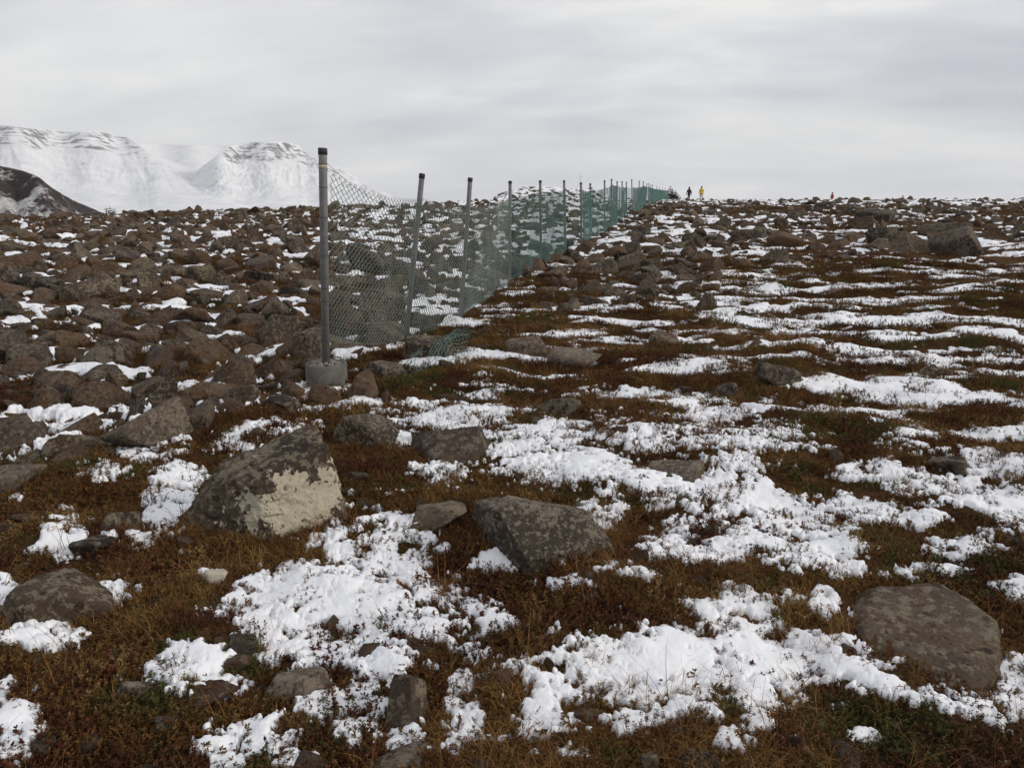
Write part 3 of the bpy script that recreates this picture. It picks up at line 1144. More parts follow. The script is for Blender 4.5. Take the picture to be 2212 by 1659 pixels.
# ------------------------------------------------------------------ fence
M_STEEL = make_plain("galvanised_steel", (.17, .175, .17), (.30, .30, .29), 14, .55, .35, .15)
M_CAP = make_plain("black_cap_plastic", (.035, .033, .033), (.07, .065, .062), 30, .6)
M_WIRE = make_plain("green_coated_wire", (.050, .125, .115), (.135, .235, .215), 3.0, .5)
M_WIRE_GREY = make_plain("weathered_grey_green_wire", (.11, .155, .14), (.27, .32, .29), 3.0, .5)
M_TIE = make_plain("dark_tie_wire", (.05, .055, .055), (.10, .11, .11), 20, .5, .3)
M_BAND = make_plain("tan_tape", (.38, .33, .22), (.55, .48, .36), 30, .6)
M_CONC = make_plain("cast_concrete", (.075, .070, .060), (.19, .178, .155), 5, .9, 0, .5)
M_GRAVEL = make_plain("gravel_grains", (.10, .085, .07), (.34, .31, .27), 25, .9, 0, .3, False)


def tubes(paths, r, sides=4, closed=False):
    """paths: array [n, steps, 3] -> verts, quads of thin tubes"""
    p = np.asarray(paths, float)
    n, s, _ = p.shape
    if closed:
        tg = np.roll(p, -1, 1) - np.roll(p, 1, 1)
    else:
        tg = np.gradient(p, axis=1)
    tg /= np.linalg.norm(tg, axis=2)[..., None] + 1e-9
    ref = np.where(np.abs(tg[..., 2:3]) > .9, np.array([[[1., 0.1, 0]]]), np.array([[[0., 0.0, 1.]]]))
    b1 = np.cross(tg, ref)
    b1 /= np.linalg.norm(b1, axis=2)[..., None] + 1e-9
    b2 = np.cross(tg, b1)
    a = np.arange(sides) * 2 * np.pi / sides
    ring = p[:, :, None, :] + r * (np.cos(a)[None, None, :, None] * b1[:, :, None, :] + np.sin(a)[None, None, :, None] * b2[:, :, None, :])
    V = ring.reshape(-1, 3)
    i = np.arange(n)[:, None, None]
    j = np.arange(s if closed else s - 1)[None, :, None]
    k = np.arange(sides)[None, None, :]
    j2 = (j + 1) % s
    k2 = (k + 1) % sides
    base = i * s * sides
    q = np.stack([base + j * sides + k, base + j * sides + k2, base + j2 * sides + k2, base + j2 * sides + k], -1).reshape(-1, 4)
    return V, q


def lathe(profile, a0, a1, sides=16):
    """solid of revolution along the axis a0-a1; profile = [(t, radius)]"""
    a0, a1 = np.array(a0, float), np.array(a1, float)
    ax = (a1 - a0)
    ln = np.linalg.norm(ax)
    ax /= ln
    b1 = np.cross(ax, [0, 1, 0.01])
    b1 /= np.linalg.norm(b1)
    b2 = np.cross(ax, b1)
    an = np.arange(sides) * 2 * np.pi / sides
    V = []
    for t, r in profile:
        V.append(a0 + ax * t + r * (np.cos(an)[:, None] * b1 + np.sin(an)[:, None] * b2))
    V = np.concatenate(V)
    return V, grid_quads(len(profile), sides, wrap=True)


def ring_pts(c, r, axis=(0, 0, 1), n=14):
    ax = Vector(axis).normalized()
    b1 = ax.cross(Vector((0, 1, .02))).normalized()
    b2 = ax.cross(b1)
    return np.array([[*(Vector(c) + (b1 * math.cos(t) + b2 * math.sin(t)) * r)] for t in np.arange(n) * 2 * math.pi / n])


# picture rows/columns: top x y, base x y, mesh top row, mesh bottom row
POSTS = [(697, 320, 704, 783, 366, 732), (912, 375, 877, 738, 431, 727), (1016, 384, 996, 684, 450, 678), (1102, 391, 1101, 612, 428, 606),
         (1167, 390, 1169, 572, 415, 568), (1218.5, 390, 1222, 545, 411, 541), (1255, 394.5, 1256, 534, 411, 530), (1275, 396.6, 1278, 519, 412, 515),
         (1306, 390, 1307, 500, 406, 498), (1321, 387, 1321, 490, 398.6, 488), (1333, 392, 1333, 482, 402, 480), (1344, 391.6, 1344, 476, 404, 474),
         (1353, 393, 1354, 470, 405, 468), (1364.6, 388, 1366, 463, 405, 461), (1381, 391, 1378, 458, 405, 456), (1390, 392, 1386, 452, 401.5, 451),
         (1397.6, 397, 1394, 449, 404, 448), (1401.7, 396, 1400, 447, 404, 446), (1406, 399, 1405, 445, 406, 444), (1410, 400, 1409, 443, 407.7, 442),
         (1419, 403, 1417, 439.5, 409, 439), (1425, 405, 1424, 437, 410, 436), (1431, 406, 1430, 435, 411, 434.5), (1437, 406.5, 1436, 433, 411.5, 432.5), (1444, 407, 1443, 432, 412, 431.5)]
fence = empty("wire_fence", hit(704, 838))
tag(fence, "long green chain-link fence on grey steel posts running over the plateau", "fence")
F0 = np.array(fence.location)


def at_depth_y(px, py, Yw):
    d = ray(px, py)
    return np.array(d * (Yw / d.y)) + np.array([0, 0, EYE])


axes = []
for k, (xt, yt, xb, yb, mt, mb) in enumerate(POSTS):
    if k == 0:
        Yw = F0[1] + .17
    elif k < 6:
        Yw = hit(xb, yb).y
    else:
        Yw = 1.9 * FPX / (yb - yt) * 1.0
        Yw = Yw * ray(xb, yb).y
    b = at_depth_y(xb, yb, Yw)
    t_ = at_depth_y(xt, yt, Yw)
    axes.append((b, t_, Yw))
    gz = height1(b[0], b[1])

    ax = (t_ - b) / np.linalg.norm(t_ - b)
    foot = b - ax * (.10 if k == 0 else max(.3, b[2] - gz + .3))
    rad_ = .036 if k == 0 else .031
    ln = np.linalg.norm(t_ - foot)
    V, q = lathe([(0, rad_ * .5), (0, rad_), (ln - .05, rad_)], foot - F0, t_ - F0, 16 if k < 6 else 10)
    post = link("post", mesh_np("post", V, q), fence, [M_STEEL])
    V, q = lathe([(ln - .055, rad_), (ln - .055, rad_ + .004), (ln - .008, rad_ + .004), (ln, rad_ - .003), (ln + .001, .0005)], foot - F0, t_ - F0, 16 if k < 6 else 10)
    link("cap", mesh_np("cap", V, q), post, [M_CAP])
    if k == 0:
        for row in (352, 400, 463, 543.5, 548, 615.5, 644, 731):
            c = b + (t_ - b) * ((yb - row) / (yb - yt)) - F0
            V, q = tubes([ring_pts(c, rad_ + .002, ax)], .0028, 5, True)
            link("wire_tie", mesh_np("wire_tie", V, q), post, [M_TIE])
        f0, f1 = (yb - 362) / (yb - yt) * np.linalg.norm(t_ - b) + .1, (yb - 355) / (yb - yt) * np.linalg.norm(t_ - b) + .1
        V, q = lathe([(f0, rad_ + .0005), (f0, rad_ + .0018), (f1, rad_ + .0018), (f1, rad_ + .0005)], foot - F0, t_ - F0, 16)
        link("tape_band", mesh_np("tape_band", V, q), post, [M_BAND])
    elif k < 5:
        for fr in (.25, .5, .72):
            c = b + (t_ - b) * fr - F0
            V, q = tubes([ring_pts(c, rad_ + .002, ax)], .0026, 4, True)
            link("wire_tie", mesh_np("wire_tie", V, q), post, [M_TIE])

for k in range(len(POSTS) - 1):
    (xt, yt, xb, yb, mt, mb), (xt2, yt2, xb2, yb2, mt2, mb2) = POSTS[k], POSTS[k + 1]
    b0, t0, _ = axes[k]
    b1_, t1, _ = axes[k + 1]

    def on(b, t_, y0, y1, row):
        return b + (t_ - b) * ((y1 - row) / (y1 - y0))
    A0, A1 = on(b0, t0, yt, yb, mb), on(b0, t0, yt, yb, mt)
    B0, B1 = on(b1_, t1, yt2, yb2, mb2), on(b1_, t1, yt2, yb2, mt2)
    length = np.linalg.norm((A0 + A1 - B0 - B1) / 2)
    hgt = np.linalg.norm((A1 - A0 + B1 - B0) / 2)
    pitch = .041 if k < 8 else .075
    nw = max(4, int(round(length / pitch)))
    steps = 2 * int(round(hgt / .066)) + 1 if k < 8 else 2 * int(round(hgt / .10)) + 1
    j = np.arange(nw)[:, None]
    s = np.arange(steps)[None, :]
    sag = {0: .09, 1: .02, 2: .05}.get(k, .03)
    sagb = {0: .07, 1: .05}.get(k, .02)
    dirb = (B0 - A0) / np.linalg.norm(B0 - A0)
    nrm = np.array([dirb[1], -dirb[0], 0])
    rndp = np.random.default_rng(500 + k)

    def surf(u, v):
        u = np.clip(u, -.02, 1.02)
        P0 = A0 * (1 - u)[..., None] + B0 * u[..., None]
        P1 = A1 * (1 - u)[..., None] + B1 * u[..., None]
        P = P0 * (1 - v)[..., None] + P1 * v[..., None]
        bow = 4 * u * (1 - u)
        P[..., 2] -= bow * (sag * v ** 1.5 + sagb * (1 - v) ** 2)
        wob = perlin2(u * 3 + 31 * k, v * 2.2 + 5) * .05 + perlin2(u * 9 + 7 * k, v * 6) * .008
        P += nrm * (wob * bow ** .5 + .036)[..., None]
        return P
    u = (j + ((s + j) % 2) * 1.0) / nw + 0 * s
    jit = perlin2(u * nw * .31 + 9 * k, s / steps * 7.0 + 0 * u) * .004
    v = s / (steps - 1) + 0 * u
    shear = .17 * (v - .5) * (4 * u * (1 - u)) if k < 3 else 0
    P = surf(u + shear + jit / max(length, .5) * 2, v)
    # knots stay linked in front of and behind the mesh plane
    P += nrm * (((s % 2) * 2 - 1) * .0028 + 0 * u)[..., None]
    if k < 3:       # round the bends: two points near every knot
        Pm = np.empty((nw, (steps - 1) * 2 + 2, 3))
        Pm[:, 0] = P[:, 0]
        Pm[:, -1] = P[:, -1]
        Pm[:, 1:-1:2] = P[:, :-1] * .88 + P[:, 1:] * .12
        Pm[:, 2:-1:2] = P[:, :-1] * .12 + P[:, 1:] * .88
        P = Pm
    rw = .0030 if k < 3 else (.0033 if k < 8 else .0048)
    parts = [tubes(P - F0, rw, 4 if k < 2 else 3)]
    if k < 4:
        ut = (np.arange(0, nw, 2) + .5) / nw
        tops = surf(ut + .085 * 4 * ut * (1 - ut) * (k < 3), np.ones(len(ut))) - F0
        rings = np.stack([ring_pts(c + np.array([0, 0, .012]), .013, (.25, 1, .1) if i % 2 else (.5, 1, 0), 9) for i, c in enumerate(tops)])
        parts.append(tubes(rings, .0022, 3, True))
    V, q = merge(parts)
    tag(link("wire_mesh", mesh_np("wire_mesh", V, q), fence, [M_WIRE_GREY if k < 3 else M_WIRE]), kind="stuff")
    # tension wires
    if k < 10:
        us = np.linspace(0, 1, 24)
        top_line = surf(us, np.full(24, .955))
        if k == 0:
            st = on(b0, t0, yt, yb, 350)
            lift = st[2] - top_line[0, 2]
            top_line[:, 2] += lift * np.clip(1 - us * 2.2, 0, 1)
        V, q = tubes([top_line - F0, surf(us, np.full(24, .03)) - F0 + np.array([0, 0, .02])], .0022, 4)
        link("tension_wire", mesh_np("tension_wire", V, q), fence, [M_TIE if k < 1 else M_WIRE])

# concrete footing of the end post, filled with gravel
b = axes[0][0]
fr = .185
zt = b[2] - F0[2]
fx, fy = b[0] - F0[0], b[1] - F0[1]
V, q = lathe([(0, fr * .98), (.42, fr), (.428, fr - .006), (.428, fr - .028), (.40, fr - .032), (.39, .002)], (fx, fy, zt - .43), (fx, fy, zt + .1), 40)
foot = link("concrete_footing", mesh_np("concrete_footing", V, q), fence, [M_CONC])
vv, ff = ico(2)
gp, gq, n = [], [], 0
for i in range(170):
    a, rr = rng.uniform(0, 6.28), (fr - .035) * math.sqrt(rng.random())
    s_ = rng.uniform(.007, .017)
    w = vv * s_ * rng.uniform(.6, 1.2, 3) + np.array([fx + rr * math.cos(a), fy + rr * math.sin(a), zt - .035 + .03 * (1 - rr / fr) + rng.uniform(0, .012)])
    gp.append(w); gq.append(ff + n); n += len(w)
grav = link("gravel_fill", mesh_np("gravel_fill", np.concatenate(gp), tris=np.concatenate(gq)), foot, [M_GRAVEL])
tag(grav, kind="stuff")

# fallen flap of mesh on the ground
def flap(corners, nu, nv, lift, name_parent, seed):
    c = [np.array(hit(*p)) for p in corners]
    j = np.arange(nu)[:, None]
    s = np.arange(nv)[None, :]
    u = (j + ((s + j) % 2)) / nu + 0 * s
    v = s / (nv - 1) + 0 * u
    P = (c[0] * ((1 - u) * (1 - v))[..., None] + c[1] * (u * (1 - v))[..., None] + c[2] * (u * v)[..., None] + c[3] * ((1 - u) * v)[..., None])
    w = perlin2(u * 3 + seed, v * 3) * .05
    P[..., 0] += perlin2(u * 4 + seed, v * 5 + 3) * .025
    gz = height(P[..., 0], P[..., 1])
    P[..., 2] = gz + .05 + lift * np.sin(np.pi * np.clip(v, 0, 1)) * np.sin(np.pi * np.clip(u * .8 + .1, 0, 1)) + np.abs(w)
    return P


fl0 = hit(960, 800)
fm = empty("fallen_wire_mesh", fl0)
tag(fm, "crumpled piece of green wire mesh lying on the ground by the leaning post", "wire mesh")
O = np.array(fl0)
sheet = flap([(905, 812), (1000, 792), (1018, 735), (962, 752)], 15, 17, .17, fm, 3)
V, q = tubes(sheet - O, .0025, 4)
tag(link("torn_sheet", mesh_np("torn_sheet", V, q), fm, [M_WIRE]), kind="stuff")
strip = flap([(872, 800), (888, 806), (1035, 726), (1000, 736)], 5, 27, .14, fm, 8)
V, q = tubes(strip - O, .0025, 4)
tag(link("torn_strip", mesh_np("torn_strip", V, q), fm, [M_WIRE]), kind="stuff")
loose = []
for (a, b_) in (((865, 815), (905, 812)), ((872, 822), (895, 800)), ((1030, 726), (1062, 712)), ((895, 815), (925, 808))):
    p0, p1 = np.array(hit(*a)), np.array(hit(*b_))
    tt = np.linspace(0, 1, 25)
    w = p0 + (p1 - p0) * tt[:, None]
    w[:, 2] += .04 + .045 * np.abs(np.sin(tt * 9)) * np.sin(tt * 3.1)
    w[:, 0] += .02 * np.sin(tt * 17)
    loose.append(w - O)
V, q = tubes(np.array(loose), .0024, 4)
tag(link("loose_strand", mesh_np("loose_strand", V, q), fm, [M_WIRE]), kind="stuff")

# ------------------------------------------------------------------ people
def flat_mat(name, c, rough=.8):
    return make_plain(name, tuple(x * .8 for x in c), tuple(min(1, x * 1.15) for x in c), 25, rough)


M_SKIN = flat_mat("skin", (.45, .28, .20))


def skin_mesh(verts, edges, radii, sub=2, root=0):
    me = bpy.data.meshes.new("skeleton")
    me.from_pydata(verts, edges, [])
    o = bpy.data.objects.new("skeleton", me)
    col.objects.link(o)
    md = o.modifiers.new("skin", "SKIN")
    md.use_smooth_shade = True
    for i, r in enumerate(radii):
        sv = me.skin_vertices[0].data[i]
        sv.radius = (r, r) if isinstance(r, float) else r
        sv.use_root = (i == root)
    ss = o.modifiers.new("sub", "SUBSURF")
    ss.levels = sub
    ss.render_levels = sub
    dg = bpy.context.evaluated_depsgraph_get()
    out = bpy.data.meshes.new_from_object(o.evaluated_get(dg))
    bpy.data.objects.remove(o)
    bpy.data.meshes.remove(me)
    return out


def person(loc, label, jacket, trousers, cap, yaw, stride=.16, pack=None, hood=False, scale=1.0, carry=False):
    V, E, RD = [], [], []

    def add(p, r, par=None):
        V.append(p)
        RD.append(r)
        if par is not None:
            E.append((par, len(V) - 1))
        return len(V) - 1
    pel = add((0, 0, .96), (.16, .115))
    ab = add((0, 0, 1.12), (.155, .11), pel)
    ch = add((0, .01, 1.32), (.185, .125), ab)
    nk = add((0, .015, 1.49), (.065, .065), ch)
    hd0 = add((0, .03, 1.60), (.078, .090), nk)
    add((0, .03, 1.71), (.075, .088), hd0)
    for sx in (-1, 1):
        st = stride * sx
        hip = add((.10 * sx, 0, .90), (.098, .098), pel)
        kn = add((.11 * sx, st * .6 + .03, .50), (.066, .066), hip)
        an = add((.11 * sx, st - .02, .09), (.046, .046), kn)
        hl = add((.112 * sx, st - .04, .045), (.045, .040), an)
        add((.125 * sx, st + .15, .035), (.042, .032), hl)
        sh = add((.20 * sx, .01, 1.42), (.072, .072), ch)
        el = add((.285 * sx, -.03 - st * .35, 1.14), (.052, .052), sh)
        wr = add((.31 * sx, .06 - st * .7, .90), (.036, .036), el)
        pm = add((.315 * sx, .07 - st * .75, .83), (.036, .020), wr)
        for f in range(4):
            k1 = add((.315 * sx, .045 + f * .019 - st * .75, .775), (.0095, .0095), pm)
            add((.300 * sx, .050 + f * .019 - st * .75, .735 + .006 * abs(f - 1.5)), (.008, .008), k1)
        th = add((.300 * sx, .115 - st * .75, .815), (.010, .010), pm)
        add((.290 * sx, .125 - st * .75, .785), (.009, .009), th)
    me = skin_mesh(V, E, RD)
    me.name = "person"
    mats = [jacket, trousers, M_SKIN, M_CAP]
    for m in mats:
        me.materials.append(m)
    for p in me.polygons:
        c = p.center
        if c.z < .10:
            p.material_index = 3
        elif abs(c.x) > .22 and c.z < .88:
            p.material_index = 2
        elif c.z < .86 and abs(c.x) < .25:
            p.material_index = 1
        elif c.z > 1.53:
            p.material_index = 2
    o = link("person", me)
    o.location = loc
    o.rotation_euler = (0, 0, yaw)
    o.scale = (scale,) * 3
    tag(o, label, "person")
    # hair or hood shell, nose and eyes
    v, f = ico(3)
    w = v * np.array([.108, .125, .135]) + np.array([0, .02, 1.685])
    if hood:
        w[:, 2] = np.where(v[:, 2] < -.3, w[:, 2] - .06, w[:, 2])
    keep = [t for t in f if not (w[t][:, 1].mean() > .075 and w[t][:, 2].mean() < 1.74)]
    link("hood" if hood else "cap", mesh_np("head_cover", w, tris=np.array(keep)), o, [cap])
    nz = v * np.array([.016, .022, .026]) + np.array([0, .135, 1.655])
    link("nose", mesh_np("nose", nz, tris=f), o, [M_SKIN])
    for sx in (-1, 1):
        ey = v * .013 + np.array([.034 * sx, .118, 1.69])
        link("eye", mesh_np("eye", ey, tris=f), o, [M_CAP])
    # jacket skirt: flares over the hips
    V, q = lathe([(0, .19), (.08, .20), (.30, .19), (.46, .215), (.56, .19), (.64, .10)], (0, .0, .84), (0, .01, 1.5), 18)
    V[:, 1] = V[:, 1] * .74
    link("jacket", mesh_np("jacket", V, q), o, [jacket])
    if pack:
        v, f = ico(4)
        w = np.sign(v) * np.abs(v) ** .55 * np.array([.17, .10, .25]) + np.array([0, -.22, 1.22])
        link("rucksack", mesh_np("rucksack", w, tris=f), o, [pack])
    return o


M_BLK = flat_mat("black_jacket", (.018, .019, .024))
M_BLK2 = flat_mat("charcoal_trousers", (.022, .022, .025))
M_YEL = flat_mat("yellow_jacket", (.62, .43, .025))
M_OLV = flat_mat("olive_trousers", (.07, .062, .035))
M_REDJ = flat_mat("red_jacket", (.33, .045, .04))
M_PACK = flat_mat("maroon_rucksack", (.06, .03, .035))


def stand_at(px, d):
    p = ray(px, 436)
    p = p * (d / p.y)
    return Vector((p.x, p.y, height1(p.x, p.y)))


person(stand_at(1487.5, 97), "person in black jacket with hood and rucksack walking away along the fence", M_BLK, M_BLK2, M_BLK, R(4), .17, M_PACK, True)
person(stand_at(1514, 100), "person in bright yellow jacket and olive trousers walking away", M_YEL, M_OLV, M_OLV, R(-3), -.12)
pr = stand_at(1796.5, 123)
pr.z = height1(pr.x, pr.y) - .02
person(pr, "person in red jacket half hidden behind the skyline beside a rock", M_REDJ, M_BLK2, M_BLK, R(30), .1)
pr = stand_at(1949, 126)
pr.z = height1(pr.x, pr.y)
person(pr, "person in faded red jacket mostly hidden behind the skyline boulders", flat_mat("faded_red_jacket", (.38, .12, .11)), M_BLK2, M_BLK, R(-20), .1)

# ------------------------------------------------------------------ mast on the hill
M_MAST = make_plain("mast_steel", (.25, .25, .26), (.4, .4, .4), 3, .5, .3)
mp_ = ray(1252, 405)
mp_ = mp_ * (170 / mp_.y)
mz = height1(mp_.x, mp_.y)
mast = empty("antenna_mast", (mp_.x, mp_.y, mz))
tag(mast, "thin antenna mast with guy wires on the distant hill", "mast")
top = EYE + (440 - 377) * 5.9e-4 * 170 - mz
V, q = lathe([(-.3, .06), (top * .5, .05), (top, .03), (top + .01, .001)], (0, 0, 0), (.12, 0, top), 6)
link("pole", mesh_np("pole", V, q), mast, [M_MAST])
for sx, ln in ((-1, 2.2), (1, 2.6)):
    V, q = tubes([np.array([[.05, 0, top * .7], [sx * ln * .5, .1, top * .35], [sx * ln, .2, -.3]])], .015, 4)
    link("guy_wire", mesh_np("guy_wire", V, q), mast, [M_MAST])
V, q = tubes([np.array([[-.35, 0, top * .9], [.12, 0, top * .9], [.6, 0, top * .9]])], .02, 4)
link("crossbar", mesh_np("crossbar", V, q), mast, [M_MAST])

# ------------------------------------------------------------------ far trees
M_SPRUCE = make_leaf("spruce_needles", [(.25, (.010, .017, .014)), (.5, (.020, .034, .026)), (.8, (.034, .052, .038))], .8)
M_BARK = make_plain("spruce_bark", (.03, .022, .016), (.07, .055, .04), 4, .9)


def spruce(loc, h, seed, label, group):
    g = np.random.default_rng(seed)
    root = empty("spruce_tree", loc)
    tag(root, label, "tree", group)
    V, q = lathe([(-.8, .03 * h), (h * .5, .016 * h), (h * .97, .004 * h)], (0, 0, 0), (0, 0, h), 7)
    link("trunk", mesh_np("trunk", V, q), root, [M_BARK])
    Vs, Qs = [], []
    layers = int(10 + h * 1.2)
    for i in range(layers):
        f = i / layers
        z = h * (.08 + .9 * f)
        rmax = h * .30 * (1 - f) ** .85 * g.uniform(.8, 1.15) + .1
        nb = int(12 + 10 * (1 - f))
        for b_ in range(nb):
            a = g.uniform(0, 6.28)
            rr = rmax * g.uniform(.65, 1.1)
            d = np.array([math.cos(a), math.sin(a), 0])
            sdv = np.array([-d[1], d[0], 0])
            for tw in range(13):
                t0 = g.uniform(.1, .95)
                p = d * rr * t0 + np.array([0, 0, z - rr * .35 * t0 ** 1.3])
                ll = rr * .32 * g.uniform(.6, 1.2)
                dd = d * .6 + sdv * g.normal() * .7 + np.array([0, 0, -.25 + g.normal() * .2])
                dd = dd / np.linalg.norm(dd) * ll
                w = np.cross(dd, g.normal(size=3))
                w = w / np.linalg.norm(w) * ll * .34
                k = len(Vs)
                Vs.extend([p, p + dd * .5 + w, p + dd, p + dd * .5 - w])
                Qs.append((k, k + 1, k + 2, k + 3))
    link("crown", mesh_np("crown", np.array(Vs), np.array(Qs), smooth_sh=False), root, [M_SPRUCE])
    return root


for i, (px, top_row, d) in enumerate(((1447, 400, 150), (1452, 406, 158), (1456, 411, 166), (1459, 409, 176), (1462, 414, 186), (1466, 418, 196), (1470, 423, 206), (1475, 427, 214), (1480, 429, 224))):
    p = ray(px, 430)
    p = p * (d / p.y)
    z = height1(p.x, p.y)
    ztop = EYE + (440 - top_row) * 5.9e-4 * d * 1.02
    spruce((p.x, p.y, z), ztop - z, 700 + i, "tallest dark spruce right at the far end of the fence" if i == 0 else "dark spruce stepping down the slope beyond the fence end", None if i == 0 else "spruces beyond the fence end")
for i, (px, top_row, d) in enumerate(((230, 446, 78), (238, 444, 80), (247, 447, 82), (268, 449, 84), (1548, 428.5, 190), (1560, 428.5, 190))):
    p = ray(px, 455)
    p = p * (d / p.y)
    z = height1(p.x, p.y)
    ztop = EYE + (440 - top_row) * 5.9e-4 * d * 1.02
    spruce((p.x, p.y, z), max(1.5, ztop - z), 740 + i, "dark low spruce below the snowy mountain's foot" if i < 4 else "tiny dark treetop peeping over the skyline", "trees under the mountain" if i < 4 else "treetops on the skyline")

# ------------------------------------------------------------------ mountains
def make_mountain():
    m, t, b = mat("snowy_mountain")
    geo = t.nodes.new("ShaderNodeNewGeometry")
    p = geo.outputs["Position"]
    sp_ = t.nodes.new("ShaderNodeSeparateXYZ")
    L(t, geo.outputs["Normal"], sp_.inputs[0])
    at = t.nodes.new("ShaderNodeAttribute")
    at.attribute_name = "cliff"
    mp = t.nodes.new("ShaderNodeMapping")
    mp.inputs["Scale"].default_value = (.006, .006, .085)
    L(t, p, mp.inputs["Vector"])
    band = noise(t, mp.outputs[0], 1.0, 6, .65, .3)
    mp2 = t.nodes.new("ShaderNodeMapping")
    mp2.inputs["Scale"].default_value = (.013, .013, .0035)
    L(t, p, mp2.inputs["Vector"])
    gul = noise(t, mp2.outputs[0], 1.0, 6, .7)
    steep = math_node(t, "SUBTRACT", 1.0, sp_.outputs[2])
    f = math_node(t, "ADD", math_node(t, "MULTIPLY", at.outputs["Fac"], .42), math_node(t, "MULTIPLY", math_node(t, "SUBTRACT", band, .5), 1.5))
    f = math_node(t, "ADD", f, math_node(t, "MULTIPLY", math_node(t, "SUBTRACT", gul, .5), 2.0))
    f = math_node(t, "ADD", f, math_node(t, "MULTIPLY", steep, .35))
    msk = ramp(t, f, [(.42, 0.0), (.66, .85)])
    snowc = ramp(t, noise(t, mp2.outputs[0], .6, 5, .6), [(.3, (.70, .71, .73)), (.7, (.86, .865, .87))])
    rock = ramp(t, gul, [(.3, (.05, .05, .055)), (.7, (.13, .12, .12))])
    L(t, mixc(t, msk, snowc, rock), b.inputs["Base Color"])
    b.inputs["Roughness"].default_value = .9
    return m


M_MOUNT = make_mountain()
ANG = 5.9e-4


def mountain(name, label, prof, r_foot, r_crest, r_back, cliff_frac, seed, m, foot_z=-34, amp=1.0, conc=1.7, cliff_w=None, cols=460, rows=200, gul=26, cliffk=1.0):
    """prof: picture (x, y) of the crest; the mountain side falls from it towards the viewer"""
    xs = np.array([p[0] for p in prof], float)
    ys = np.array([p[1] for p in prof], float)
    ta = (xs - CX) / FPX / (cp + (CY - ys) / FPX * sp)
    azp = np.degrees(np.arctan(ta))
    dirs = [ray(a, b_) for a, b_ in prof]
    el = np.array([d.z / math.hypot(d.x, d.y) for d in dirs])
    azs = np.linspace(azp[0], azp[-1], cols)
    els = np.interp(azs, azp, el)
    ker = np.ones(5) / 5
    els = np.convolve(np.pad(els, 2, mode="edge"), ker, "valid")
    t = np.linspace(0, 1.28, rows)
    A, Tt = np.meshgrid(azs, t)
    rc = r_crest * (1 + .05 * np.sin(azs * .5 + seed) + .03 * np.sin(azs * 1.7 + seed))
    RC = np.broadcast_to(rc, A.shape)
    r = r_foot + (RC - r_foot) * np.minimum(Tt, 1) + (r_back - RC) * np.maximum(Tt - 1, 0) / .28
    zc_ = EYE + els * rc
    hh = np.broadcast_to(zc_ - foot_z, A.shape)
    cw = np.broadcast_to(np.interp(azs, azp, np.array([1.0] * len(prof)) if cliff_w is None else np.array(cliff_w)), A.shape)
    t1 = .86
    cf = cliff_frac
    low = cf * np.clip(Tt / t1, 0, 1) ** conc
    up = (1 - cf) * np.clip((Tt - t1) / (1 - t1), 0, 1)
    nocl = np.clip(Tt, 0, 1) ** 1.25
    shape = (low + up) * cw + nocl * (1 - cw)
    x_, y_ = r * np.sin(np.radians(A)), r * np.cos(np.radians(A))
    zr = foot_z + hh * shape
    g = (1 - np.abs(fbm2(A * .55 + seed, Tt * 2.0, 4, .55)) * 2)
    n1_ = fbm2(x_ * 1 / (r_crest * .045) + seed * 3, y_ / (r_crest * .06), 5, .52)
    env = np.sin(np.pi * np.clip(Tt, 0, 1)) ** .6
    zr = zr + amp * env * (gul * .5 * n1_ + gul * .5 * (g - .6) * smooth(.25, .8, Tt))
    zr = zr - np.maximum(Tt - 1, 0) * hh * 1.2
    # strata ledges in the cliff band
    clf = smooth(.80, .87, Tt) * (1 - smooth(.985, 1.0, Tt)) * cw * cliffk
    ledge = np.sin(zr / (r_crest * .0032) + n1_ * 2)
    r2 = r + clf * ledge * r_crest * .002 + clf * n1_ * r_crest * .005
    x_, y_ = r2 * np.sin(np.radians(A)), r2 * np.cos(np.radians(A))
    V = np.stack([x_, y_, zr], -1).reshape(-1, 3)
    me = mesh_np(name, V, grid_quads(rows, cols))
    a = me.attributes.new("cliff", "FLOAT", "POINT")
    a.data.foreach_set("value", np.asarray(clf, np.float32).ravel())
    o = link(name, me, None, [m])
    tag(o, label, "mountain", kind="structure")
    return o


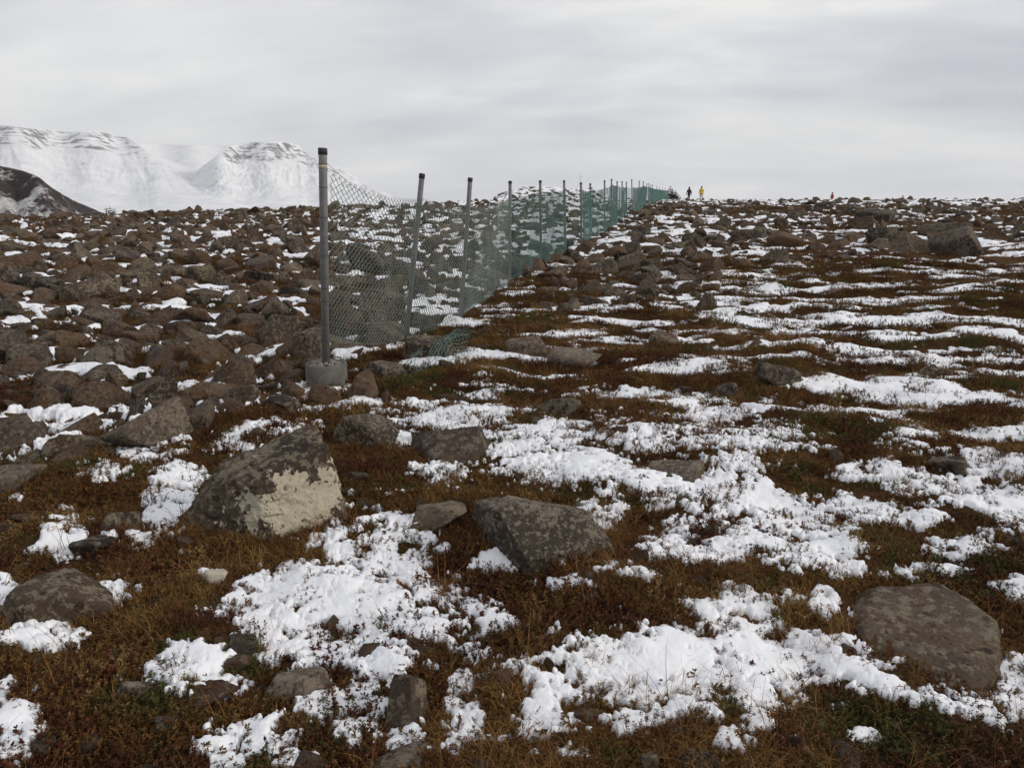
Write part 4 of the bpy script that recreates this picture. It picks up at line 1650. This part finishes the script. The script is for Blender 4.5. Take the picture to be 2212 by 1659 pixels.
mountain("mountain_plateau", "long snow-covered mountain with a banded cliff edge",
         [(-420, 262), (-200, 266), (0, 269), (75, 277), (150, 284), (225, 285), (281, 298), (308, 320), (330, 335), (380, 352), (440, 372), (520, 400), (600, 428), (690, 452)],
         2600, 5600, 7600, .72, 3, M_MOUNT, conc=1.9, cliff_w=[1, 1, 1, 1, 1, 1, 1, .8, .5, .2, .1, 0, 0, 0])
mountain("mountain_saddle", "faint white snow ridge behind the two mountains",
         [(120, 330), (220, 312), (300, 306), (375, 312), (450, 314), (520, 316), (600, 330), (680, 360)],
         5200, 8200, 9800, .7, 5, M_MOUNT, amp=.6, cliff_w=[0] * 8, cols=200, rows=90)
mountain("mountain_peak", "flat-topped snowy peak with gullied flanks and dark strata",
         [(330, 445), (380, 405), (430, 365), (470, 335), (499, 315), (544, 306), (615, 305), (645, 313), (660, 329), (690, 347), (750, 370), (795, 399), (830, 416), (880, 440), (930, 460)],
         3000, 5000, 6800, .70, 9, M_MOUNT, amp=1.25, conc=1.5, cliff_w=[0, .1, .3, .6, 1, 1, 1, 1, 1, .8, .5, .2, 0, 0, 0], gul=36)


def make_hill():
    m, t, b = mat("dark_hillside")
    geo = t.nodes.new("ShaderNodeNewGeometry")
    p = geo.outputs["Position"]
    at = t.nodes.new("ShaderNodeAttribute")
    at.attribute_name = "cliff"
    n_ = noise(t, p, .03, 8, .68)
    n2_ = noise(t, p, .25, 6, .7)
    rock = ramp(t, n2_, [(.3, (.018, .013, .013)), (.7, (.065, .045, .042))])
    msk = ramp(t, math_node(t, "ADD", math_node(t, "MULTIPLY", n_, .62), math_node(t, "SUBTRACT", math_node(t, "MULTIPLY", n2_, .38), math_node(t, "MULTIPLY", at.outputs["Fac"], .20))), [(.44, 0.0), (.53, .85)])
    L(t, mixc(t, msk, rock, (.66, .65, .64)), b.inputs["Base Color"])
    b.inputs["Roughness"].default_value = .95
    bump(t, b, n2_, .8, 2.0)
    return m


mountain("dark_hill", "dark brown craggy hillside dusted with snow below the mountains",
         [(-520, 290), (-200, 330), (-60, 350), (0, 358), (22, 363), (49, 369), (82, 381), (112, 406), (158, 433), (210, 455), (260, 475)],
         330, 640, 900, .66, 14, make_hill(), foot_z=-30, amp=1.0, gul=14, cliffk=.35, conc=1.4, cols=240, rows=120)

# ------------------------------------------------------------------ air
bm = bmesh.new()
bmesh.ops.create_cube(bm, size=1.0)
me = bpy.data.meshes.new("haze")
bm.to_mesh(me)
bm.free()
hzm = bpy.data.materials.new("thin_haze")
hzm.use_nodes = True
ht = hzm.node_tree
ht.nodes.clear()
pv = ht.nodes.new("ShaderNodeVolumePrincipled")
pv.inputs["Color"].default_value = (.93, .95, 1.0, 1)
pv.inputs["Density"].default_value = 4.4e-5
ho = ht.nodes.new("ShaderNodeOutputMaterial")
ht.links.new(pv.outputs[0], ho.inputs["Volume"])
haze = link("haze", me, None, [hzm])
haze.location = (0, 0, 440)
haze.scale = (22400, 22400, 960)
tag(haze, "thin pale winter haze over the plateau and fjord", "haze", kind="stuff")
